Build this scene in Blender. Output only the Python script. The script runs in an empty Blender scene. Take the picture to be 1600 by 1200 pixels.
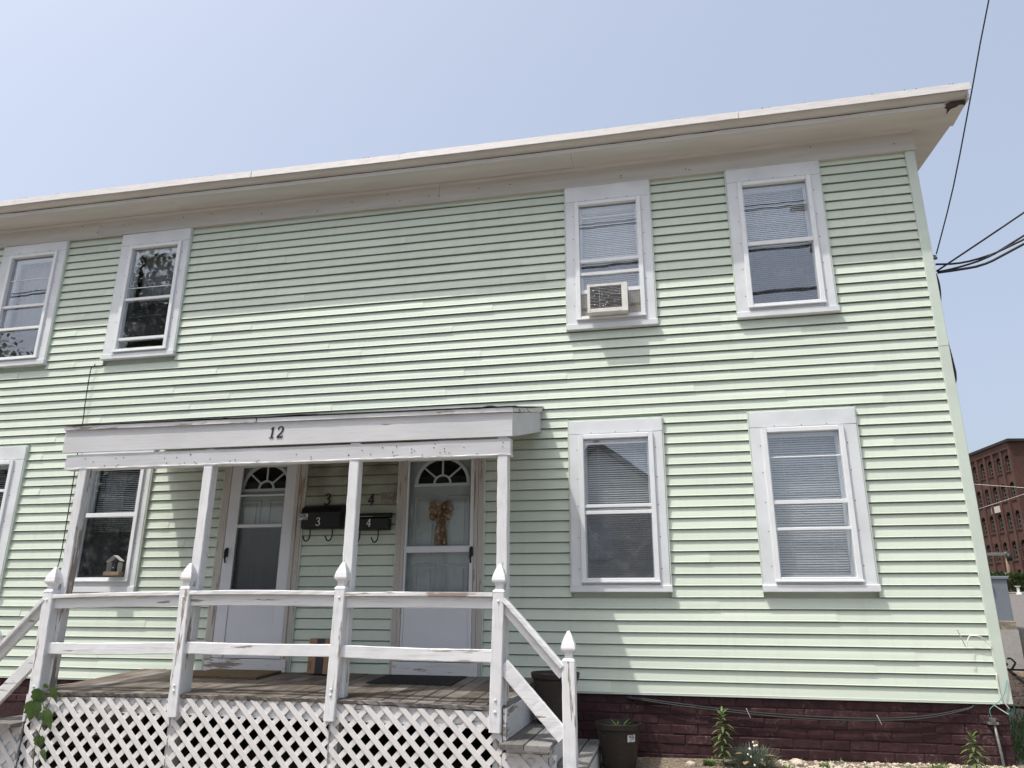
import bpy, bmesh, math, random
from mathutils import Vector, Matrix, noise
random.seed(7)
S = bpy.context.scene
C = S.collection
RAD = math.radians

# ------------------------------------------------------------------ camera
YAW, PIT, ROL, FPX = RAD(-12.0846), RAD(17.1004), RAD(0.2864), 1157.996
CAM = Vector((-2.5117, -7.1442, 0.6758))
fw = Vector((math.sin(YAW)*math.cos(PIT), math.cos(YAW)*math.cos(PIT), math.sin(PIT)))
r0 = Vector((math.cos(YAW), -math.sin(YAW), 0)); u0 = r0.cross(fw)
cr = r0*math.cos(ROL)+u0*math.sin(ROL); cu = -r0*math.sin(ROL)+u0*math.cos(ROL)
cd = bpy.data.cameras.new('camera'); cam = bpy.data.objects.new('camera', cd); C.objects.link(cam)
M = Matrix((cr, cu, -fw)).transposed().to_4x4(); M.translation = CAM
cam.matrix_world = M
cd.sensor_fit = 'HORIZONTAL'; cd.sensor_width = 36; cd.lens = FPX/1600*36
cd.clip_start = 0.05; cd.clip_end = 3000
S.camera = cam

# ------------------------------------------------------------------ sky, sun, exposure
SUN_TO = Vector((-1.117, -1.0, 3.27)).normalized()
el = math.asin(SUN_TO.z); az = math.atan2(SUN_TO.x, SUN_TO.y)
W = bpy.data.worlds.new('World'); S.world = W; W.use_nodes = True
nt = W.node_tree; nt.nodes.clear()
sk = nt.nodes.new('ShaderNodeTexSky'); sk.sky_type = 'NISHITA'; sk.sun_disc = False
sk.sun_elevation = el; sk.sun_rotation = az % (2*math.pi)
sk.air_density = 1.0; sk.dust_density = 7.0; sk.ozone_density = 1.6; sk.altitude = 50
hs = nt.nodes.new('ShaderNodeHueSaturation'); hs.inputs['Saturation'].default_value = 0.76; hs.inputs['Value'].default_value = 1.0
bg = nt.nodes.new('ShaderNodeBackground'); bg.inputs['Strength'].default_value = 0.147
wo = nt.nodes.new('ShaderNodeOutputWorld')
hz = nt.nodes.new('ShaderNodeMix'); hz.data_type = 'RGBA'; hz.inputs[0].default_value = 0.42; hz.inputs[7].default_value = (2.06, 2.33, 2.86, 1)   # even summer haze over the whole sky
nt.links.new(sk.outputs[0], hs.inputs['Color']); nt.links.new(hs.outputs[0], hz.inputs[6]); nt.links.new(hz.outputs[2], bg.inputs[0]); nt.links.new(bg.outputs[0], wo.inputs[0])
sd = bpy.data.lights.new('sun', 'SUN'); sd.energy = 2.0; sd.angle = RAD(0.6); sd.color = (1.0, 0.955, 0.88)
sun = bpy.data.objects.new('sun', sd); C.objects.link(sun)
sun.rotation_euler = SUN_TO.to_track_quat('Z', 'Y').to_euler(); sun.location = (-12, -12, 30)
vs = S.view_settings
S.display_settings.display_device = 'sRGB'
vs.view_transform = 'Standard'; vs.look = 'None'; vs.gamma = 1; vs.use_curve_mapping = False
vs.exposure = 0.90

# ------------------------------------------------------------------ materials
def newmat(name):
    m = bpy.data.materials.new(name); m.use_nodes = True
    t = m.node_tree; p = t.nodes['Principled BSDF']
    return m, t, p
def nd(t, kind, **kw):
    n = t.nodes.new(kind)
    for k, v in kw.items():
        if k in n.inputs: n.inputs[k].default_value = v
        else: setattr(n, k, v)
    return n
def ln(t, a, b): t.links.new(a, b)
def coords(t, scale=(1, 1, 1)):
    tc = nd(t, 'ShaderNodeTexCoord'); mp = nd(t, 'ShaderNodeMapping'); mp.inputs['Scale'].default_value = scale
    oi = nd(t, 'ShaderNodeObjectInfo'); 
    mul = nd(t, 'ShaderNodeVectorMath', operation='SCALE'); mul.inputs[0].default_value = (37.0, 19.0, 53.0)
    ln(t, oi.outputs['Random'], mul.inputs['Scale'])
    ln(t, tc.outputs['Object'], mp.inputs['Vector'])
    add = nd(t, 'ShaderNodeVectorMath', operation='ADD'); ln(t, mp.outputs[0], add.inputs[0]); ln(t, mul.outputs[0], add.inputs[1])
    return add.outputs[0], oi.outputs['Random']
def noi(t, vec, scale, detail=4, rough=0.55):
    n = nd(t, 'ShaderNodeTexNoise'); n.inputs['Scale'].default_value = scale; n.inputs['Detail'].default_value = detail; n.inputs['Roughness'].default_value = rough
    ln(t, vec, n.inputs['Vector']); return n.outputs[0]
def ramp(t, fac, stops):
    n = nd(t, 'ShaderNodeValToRGB'); e = n.color_ramp.elements
    while len(e) < len(stops): e.new(0.5)
    for x, (p, c) in zip(e, stops): x.position = p; x.color = (*c, 1) if len(c) == 3 else c
    ln(t, fac, n.inputs[0]); return n.outputs[0]
def mixc(t, fac, a, b, mode='MIX'):
    n = nd(t, 'ShaderNodeMix', data_type='RGBA', blend_type=mode)
    for sock, v in ((n.inputs[0], fac), (n.inputs[6], a), (n.inputs[7], b)):
        if hasattr(v, 'node'): ln(t, v, sock)
        else: sock.default_value = v if isinstance(v, (int, float)) else (*v, 1)
    return n.outputs[2]
def bump(t, p, h, strength=0.3, dist=0.005):
    b = nd(t, 'ShaderNodeBump'); b.inputs['Strength'].default_value = strength; b.inputs['Distance'].default_value = dist
    ln(t, h, b.inputs['Height']); ln(t, b.outputs[0], p.inputs['Normal'])
def g(v): return (v, v, v)

def simple(name, col, rough=0.6, var=0.12, nscale=12, scale=(1, 1, 1), bmp=0.15, bdist=0.003, spec=0.4, metallic=0, objvar=0.0):
    m, t, p = newmat(name)
    vec, rnd = coords(t, scale)
    n = noi(t, vec, nscale, 5)
    f = ramp(t, n, [(0.3, g(1-var)), (0.7, g(1+var*0.6))])
    c = mixc(t, 1.0, col, f, 'MULTIPLY')
    if objvar:
        f2 = ramp(t, rnd, [(0, g(1-objvar)), (1, g(1+objvar))]); c = mixc(t, 1.0, c, f2, 'MULTIPLY')
    ln(t, c, p.inputs['Base Color']); p.inputs['Roughness'].default_value = rough
    p.inputs['Specular IOR Level'].default_value = spec; p.inputs['Metallic'].default_value = metallic
    if bmp: bump(t, p, n, bmp, bdist)
    return m

def siding_mat():
    m, t, p = newmat('mint_siding')
    vec, rnd = coords(t, (1, 1, 1))
    big = noi(t, vec, 1.6, 3)
    c = mixc(t, ramp(t, big, [(0.35, g(0)), (0.65, g(1))]), (0.562, 0.640, 0.550), (0.594, 0.658, 0.564))
    f = ramp(t, rnd, [(0, g(0.93)), (1, g(1.04))]); c = mixc(t, 1.0, c, f, 'MULTIPLY')
    tc = nd(t, 'ShaderNodeTexCoord'); mp = nd(t, 'ShaderNodeMapping'); mp.inputs['Scale'].default_value = (9, 1, 0.7); ln(t, tc.outputs['Object'], mp.inputs[0])
    st = noi(t, mp.outputs[0], 1.0, 5, 0.65)                      # rain streaks of grime
    c = mixc(t, ramp(t, st, [(0.52, g(0)), (0.8, g(0.26))]), c, (0.40, 0.43, 0.35))
    # dirt and the hood's shade, both painted dark brown on the upper porch wall
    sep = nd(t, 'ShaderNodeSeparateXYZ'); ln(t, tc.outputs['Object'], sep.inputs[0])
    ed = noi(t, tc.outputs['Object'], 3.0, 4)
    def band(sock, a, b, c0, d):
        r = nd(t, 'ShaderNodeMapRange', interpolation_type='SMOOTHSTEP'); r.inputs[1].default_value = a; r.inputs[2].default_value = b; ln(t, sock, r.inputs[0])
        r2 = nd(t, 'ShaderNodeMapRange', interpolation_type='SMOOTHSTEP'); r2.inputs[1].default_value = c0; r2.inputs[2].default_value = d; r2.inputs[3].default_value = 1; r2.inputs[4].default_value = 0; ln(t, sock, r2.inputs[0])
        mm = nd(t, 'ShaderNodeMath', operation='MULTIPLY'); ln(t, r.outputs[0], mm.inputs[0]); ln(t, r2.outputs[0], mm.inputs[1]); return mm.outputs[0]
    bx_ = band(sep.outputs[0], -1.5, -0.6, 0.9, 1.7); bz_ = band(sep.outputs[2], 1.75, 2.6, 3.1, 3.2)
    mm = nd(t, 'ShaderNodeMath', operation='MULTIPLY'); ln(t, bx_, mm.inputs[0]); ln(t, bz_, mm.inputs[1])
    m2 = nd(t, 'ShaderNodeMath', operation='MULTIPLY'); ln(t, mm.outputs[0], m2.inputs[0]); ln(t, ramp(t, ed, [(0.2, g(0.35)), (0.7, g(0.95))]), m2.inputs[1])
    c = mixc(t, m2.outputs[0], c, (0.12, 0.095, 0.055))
    ln(t, c, p.inputs['Base Color']); p.inputs['Roughness'].default_value = 0.5; p.inputs['Specular IOR Level'].default_value = 0.35
    mp2 = nd(t, 'ShaderNodeMapping'); mp2.inputs['Scale'].default_value = (4, 60, 90); ln(t, tc.outputs['Object'], mp2.inputs[0])
    bump(t, p, noi(t, mp2.outputs[0], 1.0, 3), 0.18, 0.002)
    return m

def peel(name, axis, amount=0.5, white=(0.685, 0.70, 0.715), wood=(0.215, 0.19, 0.17)):
    """old white paint, cracked along the grain and flaking off grey wood"""
    m, t, p = newmat(name)
    sc = [26, 26, 26]; sc['xyz'.index(axis)] = 2.6
    vec, rnd = coords(t, tuple(sc))
    n = noi(t, vec, 1.0, 6, 0.62)
    sc2 = [5, 5, 5]; sc2['xyz'.index(axis)] = 1.6
    vec2, _ = coords(t, tuple(sc2)); n2 = noi(t, vec2, 1.0, 4)
    s = nd(t, 'ShaderNodeMath', operation='MULTIPLY_ADD'); ln(t, n2, s.inputs[0]); s.inputs[1].default_value = 0.8; ln(t, n, s.inputs[2])
    hi = 1.13-amount*0.28
    mask = ramp(t, nd_half(t, s.outputs[0]), [(hi/2, g(0)), (hi/2+0.022, g(1))])
    edge = ramp(t, nd_half(t, s.outputs[0]), [(hi/2-0.03, g(0)), (hi/2-0.004, g(1)), (hi/2+0.03, g(0))])
    tone = ramp(t, n2, [(0.3, g(0.90)), (0.7, g(1.04))])
    c = mixc(t, 1.0, white, tone, 'MULTIPLY')
    sc3 = [90, 90, 90]; sc3['xyz'.index(axis)] = 3.0
    vec3, _ = coords(t, tuple(sc3)); fine = noi(t, vec3, 1.0, 3, 0.6)
    c = mixc(t, ramp(t, fine, [(0.55, g(0)), (0.72, g(0.5))]), c, (0.40, 0.385, 0.37))      # hairline cracks
    c = mixc(t, mask, c, mixc(t, fine, wood, (0.34, 0.29, 0.25)))
    ln(t, c, p.inputs['Base Color']); p.inputs['Roughness'].default_value = 0.62; p.inputs['Specular IOR Level'].default_value = 0.3
    hh = nd(t, 'ShaderNodeMath', operation='MULTIPLY_ADD'); ln(t, mask, hh.inputs[0]); hh.inputs[1].default_value = -0.9; ln(t, fine, hh.inputs[2])
    bump(t, p, hh.outputs[0], 0.45, 0.003)
    return m
def nd_half(t, sock):
    h = nd(t, 'ShaderNodeMath', operation='MULTIPLY'); ln(t, sock, h.inputs[0]); h.inputs[1].default_value = 0.5; return h.outputs[0]

def deck_mat(name, axis, a, b):
    m, t, p = newmat(name)
    sc = [40, 40, 40]; sc['xyz'.index(axis)] = 2.2
    vec, rnd = coords(t, tuple(sc)); n = noi(t, vec, 1.0, 6, 0.65)
    vec2, _ = coords(t, (3, 3, 3)); n2 = noi(t, vec2, 1.0, 4)
    c = mixc(t, ramp(t, n, [(0.3, g(0)), (0.7, g(1))]), a, b)
    c = mixc(t, ramp(t, n2, [(0.4, g(0)), (0.7, g(0.7))]), c, (0.235, 0.225, 0.215))
    c = mixc(t, 1.0, c, ramp(t, rnd, [(0, g(0.65)), (0.5, (1.05, 0.98, 0.9)), (1, g(1.25))]), 'MULTIPLY')
    ln(t, c, p.inputs['Base Color']); p.inputs['Roughness'].default_value = 0.8; p.inputs['Specular IOR Level'].default_value = 0.2
    bump(t, p, n, 0.5, 0.004); return m

def glass_mat(name='window_glass', tint=(0.93, 0.95, 0.96), f0=0.115, dust=0.10):
    m, t, p = newmat(name); t.nodes.remove(p)
    out = t.nodes['Material Output']
    lw = nd(t, 'ShaderNodeLayerWeight'); lw.inputs['Blend'].default_value = 0.5
    pw = nd(t, 'ShaderNodeMath', operation='POWER'); ln(t, lw.outputs['Facing'], pw.inputs[0]); pw.inputs[1].default_value = 4.0
    ma = nd(t, 'ShaderNodeMath', operation='MULTIPLY_ADD'); ln(t, pw.outputs[0], ma.inputs[0]); ma.inputs[1].default_value = 1-f0; ma.inputs[2].default_value = f0
    tr = nd(t, 'ShaderNodeBsdfTransparent'); tr.inputs[0].default_value = (*tint, 1)
    gl = nd(t, 'ShaderNodeBsdfGlossy'); gl.inputs['Roughness'].default_value = 0.0; gl.inputs[0].default_value = (0.95, 0.97, 1, 1)
    tc = nd(t, 'ShaderNodeTexCoord'); n = noi(t, tc.outputs['Object'], 2.2, 2)
    b = nd(t, 'ShaderNodeBump'); b.inputs['Strength'].default_value = 0.018; b.inputs['Distance'].default_value = 0.02; ln(t, n, b.inputs['Height']); ln(t, b.outputs[0], gl.inputs['Normal'])
    # a film of dust and rain spots on the panes
    df = nd(t, 'ShaderNodeBsdfDiffuse'); df.inputs[0].default_value = (0.6, 0.6, 0.58, 1)
    nn = noi(t, tc.outputs['Object'], 6.0, 6, 0.7)
    mx = nd(t, 'ShaderNodeMixShader'); ln(t, ma.outputs[0], mx.inputs[0]); ln(t, tr.outputs[0], mx.inputs[1]); ln(t, gl.outputs[0], mx.inputs[2])
    m2 = nd(t, 'ShaderNodeMixShader'); ln(t, ramp(t, nn, [(0.5, g(0.0)), (0.85, g(dust))]), m2.inputs[0]); ln(t, mx.outputs[0], m2.inputs[1]); ln(t, df.outputs[0], m2.inputs[2])
    ln(t, m2.outputs[0], out.inputs[0]); return m
def screen_mat(name, fac, col=(0.03, 0.03, 0.032)):
    m, t, p = newmat(name); out = t.nodes['Material Output']
    tr = nd(t, 'ShaderNodeBsdfTransparent'); p.inputs['Base Color'].default_value = (*col, 1); p.inputs['Roughness'].default_value = 0.7
    mx = nd(t, 'ShaderNodeMixShader'); mx.inputs[0].default_value = fac
    ln(t, tr.outputs[0], mx.inputs[1]); ln(t, p.outputs[0], mx.inputs[2]); ln(t, mx.outputs[0], out.inputs[0]); return m
def curtain_mat():
    m, t, p = newmat('sheer_curtain'); out = t.nodes['Material Output']
    d = nd(t, 'ShaderNodeBsdfDiffuse'); d.inputs[0].default_value = (0.50, 0.50, 0.51, 1)
    tl = nd(t, 'ShaderNodeBsdfTranslucent'); tl.inputs[0].default_value = (0.7, 0.7, 0.7, 1)
    tr = nd(t, 'ShaderNodeBsdfTransparent')
    a = nd(t, 'ShaderNodeMixShader'); a.inputs[0].default_value = 0.35; ln(t, d.outputs[0], a.inputs[1]); ln(t, tl.outputs[0], a.inputs[2])
    b = nd(t, 'ShaderNodeMixShader'); b.inputs[0].default_value = 0.25; ln(t, a.outputs[0], b.inputs[1]); ln(t, tr.outputs[0], b.inputs[2])
    ln(t, b.outputs[0], out.inputs[0]); return m
def leaf_mat(name, a, b):
    m, t, p = newmat(name); out = t.nodes['Material Output']
    tc = nd(t, 'ShaderNodeTexCoord'); n = noi(t, tc.outputs['Object'], 9, 3)
    c = mixc(t, ramp(t, n, [(0.3, g(0)), (0.7, g(1))]), a, b)
    ln(t, c, p.inputs['Base Color']); p.inputs['Roughness'].default_value = 0.5
    tl = nd(t, 'ShaderNodeBsdfTranslucent'); ln(t, c, tl.inputs[0])
    mx = nd(t, 'ShaderNodeMixShader'); mx.inputs[0].default_value = 0.3; ln(t, p.outputs[0], mx.inputs[1]); ln(t, tl.outputs[0], mx.inputs[2]); ln(t, mx.outputs[0], out.inputs[0]); return m
def speckle(name, stops, scale=60, rough=0.9, bdist=0.01):
    m, t, p = newmat(name)
    tc = nd(t, 'ShaderNodeTexCoord'); v = nd(t, 'ShaderNodeTexVoronoi'); v.inputs['Scale'].default_value = scale; ln(t, tc.outputs['Object'], v.inputs['Vector'])
    n = noi(t, tc.outputs['Object'], scale*0.13, 5)
    s = nd(t, 'ShaderNodeSeparateColor'); ln(t, v.outputs['Color'], s.inputs[0])
    c = mixc(t, 0.45, ramp(t, s.outputs[0], stops), ramp(t, n, stops))
    ln(t, c, p.inputs['Base Color']); p.inputs['Roughness'].default_value = rough; p.inputs['Specular IOR Level'].default_value = 0.2
    bump(t, p, v.outputs['Distance'], 0.5, bdist); return m

MT = {}
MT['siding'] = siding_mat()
MT['siding_trim'] = simple('mint_trim', (0.545, 0.62, 0.55), 0.5, 0.06, 5)
MT['trim'] = simple('white_trim', (0.655, 0.685, 0.705), 0.5, 0.11, 3, bmp=0.1, bdist=0.004)
MT['vinyl'] = simple('white_aluminium', (0.71, 0.735, 0.755), 0.4, 0.05, 10, bmp=0.05)
MT['eave'] = simple('eave_paint', (0.58, 0.565, 0.54), 0.6, 0.1, 3, (0.6, 3, 3), bmp=0.2)
MT['soffit'] = simple('soffit_paint', (0.60, 0.585, 0.555), 0.65, 0.1, 2.2, (0.5, 4, 4), bmp=0.15)
MT['frieze'] = simple('frieze_paint', (0.54, 0.525, 0.50), 0.6, 0.12, 3, (0.35, 3, 5), bmp=0.15)
MT['drip'] = simple('drip_edge_metal', (0.62, 0.605, 0.59), 0.4, 0.12, 8, (1, 1, 6), bmp=0.1)
MT['rot'] = simple('rotten_wood', (0.055, 0.04, 0.03), 0.9, 0.6, 30, (0.3, 1, 1), bmp=1.0, bdist=0.02)
for ax in 'xyz':
    MT['peel_'+ax] = peel('peeling_white_paint_'+ax, ax, 0.24)
    MT['peelmore_'+ax] = peel('flaking_white_paint_'+ax, ax, 0.46, (0.655, 0.665, 0.675))
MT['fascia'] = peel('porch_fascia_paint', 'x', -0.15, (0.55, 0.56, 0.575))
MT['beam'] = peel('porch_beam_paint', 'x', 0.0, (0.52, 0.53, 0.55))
MT['lattice'] = simple('lattice_plastic', (0.66, 0.655, 0.65), 0.5, 0.08, 6, bmp=0.1)
MT['door_trim'] = peel('weathered_door_trim', 'z', 0.4, (0.50, 0.475, 0.44), (0.25, 0.18, 0.13))
MT['deck'] = deck_mat('weathered_deck', 'y', (0.055, 0.048, 0.042), (0.150, 0.130, 0.112))
MT['nosing'] = deck_mat('rotted_deck_edge', 'x', (0.035, 0.034, 0.033), (0.16, 0.155, 0.15))
MT['tread'] = deck_mat('grey_stair_tread', 'y', (0.085, 0.088, 0.09), (0.20, 0.205, 0.21))
MT['brick'] = simple('maroon_painted_brick', (0.060, 0.026, 0.030), 0.75, 0.4, 14, bmp=0.7, bdist=0.008, objvar=0.22, spec=0.2)
def brick_mat():
    m, t, p = newmat('maroon_painted_brick'); vec, r_ = coords(t); n = noi(t, vec, 14, 5); ge = nd(t, 'ShaderNodeNewGeometry'); n2 = noi(t, ge.outputs['Position'], 3.2, 6, 0.7); n3 = noi(t, ge.outputs['Position'], 38, 4, 0.7)
    c = mixc(t, ramp(t, n2, [(0.3, g(0)), (0.7, g(1))]), (0.036, 0.015, 0.018), (0.056, 0.024, 0.028))
    c = mixc(t, 1.0, c, ramp(t, n, [(0.3, g(0.65)), (0.7, g(1.25))]), 'MULTIPLY'); c = mixc(t, 1.0, c, ramp(t, r_, [(0, g(0.8)), (1, g(1.2))]), 'MULTIPLY')
    mm = nd(t, 'ShaderNodeMath', operation='MULTIPLY'); ln(t, ramp(t, n2, [(0.52, g(0)), (0.66, g(1))]), mm.inputs[0]); ln(t, ramp(t, n3, [(0.5, g(0)), (0.62, g(0.75))]), mm.inputs[1])
    c = mixc(t, mm.outputs[0], c, (0.17, 0.125, 0.12))
    ln(t, c, p.inputs['Base Color']); p.inputs['Roughness'].default_value = 0.7; p.inputs['Specular IOR Level'].default_value = 0.25; bump(t, p, n, 0.8, 0.008); return m
MT['brick'] = brick_mat()
MT['mortar'] = simple('maroon_mortar', (0.036, 0.0155, 0.018), 0.9, 0.3, 30, bmp=0.6, bdist=0.006)
MT['dark'] = simple('dark_interior', (0.10, 0.095, 0.09), 0.9, 0.3, 2, bmp=0)
MT['door'] = simple('grey_entry_door', (0.43, 0.46, 0.455), 0.5, 0.05, 6, bmp=0.04)
MT['stormdoor'] = simple('white_storm_door', (0.66, 0.68, 0.72), 0.35, 0.05, 3, bmp=0.04)
MT['glass'] = glass_mat()
MT['doorglass'] = glass_mat('storm_door_glass', (0.92, 0.94, 0.94), 0.025, 0.02)
MT['clear'] = glass_mat('clear_acrylic', (0.85, 0.86, 0.86), 0.1)
MT['acrylic'] = screen_mat('hazy_acrylic', 0.45, (0.55, 0.55, 0.54))
MT['screen'] = screen_mat('insect_screen', 0.48)
MT['blackpane'] = simple('fanlight_pane', (0.012, 0.012, 0.013), 0.15, 0.1, 3, bmp=0, spec=0.5)
MT['blind'] = simple('blind_slats', (0.84, 0.84, 0.83), 0.5, 0.04, 4, bmp=0)
MT['curtain'] = curtain_mat()
MT['black'] = simple('black_metal', (0.012, 0.012, 0.013), 0.5, 0.2, 20, bmp=0.1)
MT['cable'] = simple('black_cable', (0.02, 0.02, 0.022), 0.55, 0.2, 20, bmp=0)
MT['whitecable'] = simple('white_cable', (0.7, 0.7, 0.68), 0.5, 0.1, 20, bmp=0)
MT['tealcable'] = simple('teal_wire', (0.10, 0.30, 0.28), 0.5, 0.1, 20, bmp=0)
MT['galv'] = simple('galvanised_steel', (0.22, 0.22, 0.215), 0.5, 0.4, 30, metallic=0.6)
MT['digit_white'] = simple('white_print', (0.7, 0.7, 0.7), 0.6, 0.05, 20, bmp=0)
MT['label'] = speckle('paper_label', [(0, g(0.6)), (0.45, g(0.7)), (0.55, g(0.06)), (1, g(0.5))], 70, 0.6, 0.0005)
MT['plate'] = speckle('dirty_plate', [(0, (0.10, 0.095, 0.08)), (0.5, (0.2, 0.19, 0.16)), (1, (0.36, 0.34, 0.3))], 60, 0.7, 0.0005)
MT['pot'] = simple('brown_plastic_pot', (0.030, 0.023, 0.019), 0.5, 0.25, 8, (1, 1, 4), bmp=0.1)
MT['soil'] = speckle('soil', [(0, (0.03, 0.022, 0.016)), (1, (0.09, 0.07, 0.05))], 80)
MT['acbody'] = simple('cream_air_conditioner', (0.66, 0.655, 0.615), 0.45, 0.12, 14, bmp=0.05)
MT['acfin'] = simple('condenser_fins', (0.23, 0.23, 0.235), 0.5, 0.5, 60, (1, 1, 3), bmp=0.2, metallic=0.3)
MT['accordion'] = simple('accordion_panel', (0.33, 0.29, 0.22), 0.5, 0.25, 8, (1, 1, 0.3), bmp=0.05)
MT['cardboard'] = simple('cardboard', (0.31, 0.19, 0.105), 0.8, 0.12, 8, bmp=0.05)
MT['tape'] = simple('black_parcel_tape', (0.02, 0.021, 0.026), 0.4, 0.2, 10, bmp=0)
MT['coir'] = speckle('coir_mat', [(0, (0.08, 0.055, 0.03)), (1, (0.20, 0.145, 0.08))], 120)
MT['rubber'] = simple('black_rubber_mat', (0.018, 0.018, 0.019), 0.7, 0.3, 20, bmp=0.3)
MT['ribbon'] = speckle('printed_ribbon', [(0, (0.09, 0.04, 0.018)), (0.55, (0.20, 0.10, 0.04)), (0.72, (0.24, 0.125, 0.05)), (1, (0.75, 0.60, 0.40))], 42, 0.6, 0.001)
MT['asphaltroof'] = speckle('asphalt_roofing', [(0, g(0.02)), (1, g(0.07))], 90)
MT['ground'] = speckle('dirt', [(0, (0.10, 0.085, 0.065)), (0.6, (0.19, 0.16, 0.125)), (1, (0.30, 0.26, 0.21))], 70)
MT['pebble'] = simple('pebbles', (0.50, 0.43, 0.35), 0.8, 0.35, 25, bmp=0.3)
MT['mulch'] = speckle('mulch', [(0, (0.07, 0.045, 0.03)), (0.5, (0.17, 0.11, 0.075)), (1, (0.34, 0.27, 0.21))], 30, 0.9, 0.03)
MT['asphalt'] = speckle('asphalt', [(0, g(0.075)), (0.5, (0.135, 0.125, 0.115)), (1, (0.23, 0.21, 0.19))], 40, 0.85, 0.004)
MT['concrete'] = simple('concrete', (0.42, 0.40, 0.36), 0.85, 0.15, 3)
MT['grass'] = leaf_mat('grass_blades', (0.035, 0.075, 0.018), (0.08, 0.13, 0.04))
MT['weed'] = leaf_mat('weed_leaf', (0.075, 0.14, 0.035), (0.15, 0.23, 0.07))
MT['stem'] = simple('green_stem', (0.10, 0.15, 0.05), 0.6, 0.2, 20, bmp=0)
MT['silverleaf'] = leaf_mat('silver_leaf', (0.09, 0.12, 0.085), (0.20, 0.24, 0.19))
MT['dryleaf'] = leaf_mat('dry_leaf', (0.28, 0.20, 0.10), (0.45, 0.34, 0.19))
MT['petal'] = simple('white_petal', (0.75, 0.74, 0.70), 0.6, 0.05, 10, bmp=0)
MT['vine'] = leaf_mat('vine_leaf', (0.05, 0.11, 0.025), (0.11, 0.18, 0.05))
MT['treeleaf'] = leaf_mat('tree_leaf', (0.03, 0.06, 0.018), (0.07, 0.11, 0.035))
MT['bark'] = simple('bark', (0.09, 0.07, 0.055), 0.9, 0.4, 12, (1, 1, 0.2), bmp=0.8, bdist=0.02)
MT['polewood'] = simple('pole_wood', (0.24, 0.18, 0.125), 0.9, 0.3, 10, (1, 1, 0.15), bmp=0.4)
MT['greywood'] = simple('grey_post_wood', (0.12, 0.12, 0.115), 0.9, 0.3, 20, (1, 1, 0.1), bmp=0.5)
MT['cabinet'] = simple('grey_cabinet_paint', (0.17, 0.19, 0.22), 0.45, 0.06, 3, bmp=0.05)
MT['pedestal'] = speckle('aggregate_base', [(0, (0.10, 0.09, 0.07)), (0.5, (0.2, 0.18, 0.14)), (1, (0.34, 0.3, 0.2))], 14)
MT['farhouse'] = simple('far_house_paint', (0.62, 0.62, 0.6), 0.6, 0.06, 2, (0.3, 0.3, 5), bmp=0.2)
MT['farroof'] = simple('far_roof', (0.09, 0.085, 0.085), 0.9, 0.2, 6)
MT['millroof'] = simple('mill_roof', (0.022, 0.021, 0.02), 0.8, 0.2, 2)
MT['millglass'] = simple('mill_window', (0.012, 0.016, 0.014), 0.55, 0.5, 1.2, bmp=0, spec=0.12)
MT['millpaint'] = simple('mill_muntin', (0.10, 0.115, 0.105), 0.6, 0.2, 2, bmp=0)
def mill_brick():
    m, t, p = newmat('mill_brick'); tc = nd(t, 'ShaderNodeTexCoord')
    n = noi(t, tc.outputs['Object'], 0.5, 6, 0.65); n2 = noi(t, tc.outputs['Object'], 5, 4, 0.7)
    c = mixc(t, ramp(t, n, [(0.3, g(0)), (0.7, g(1))]), (0.050, 0.021, 0.016), (0.086, 0.040, 0.029))
    c = mixc(t, 1.0, c, ramp(t, n2, [(0.3, g(0.7)), (0.7, g(1.2))]), 'MULTIPLY')
    ln(t, c, p.inputs['Base Color']); p.inputs['Roughness'].default_value = 0.9; bump(t, p, n2, 0.4, 0.02); return m
MT['millbrick'] = mill_brick()

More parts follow.
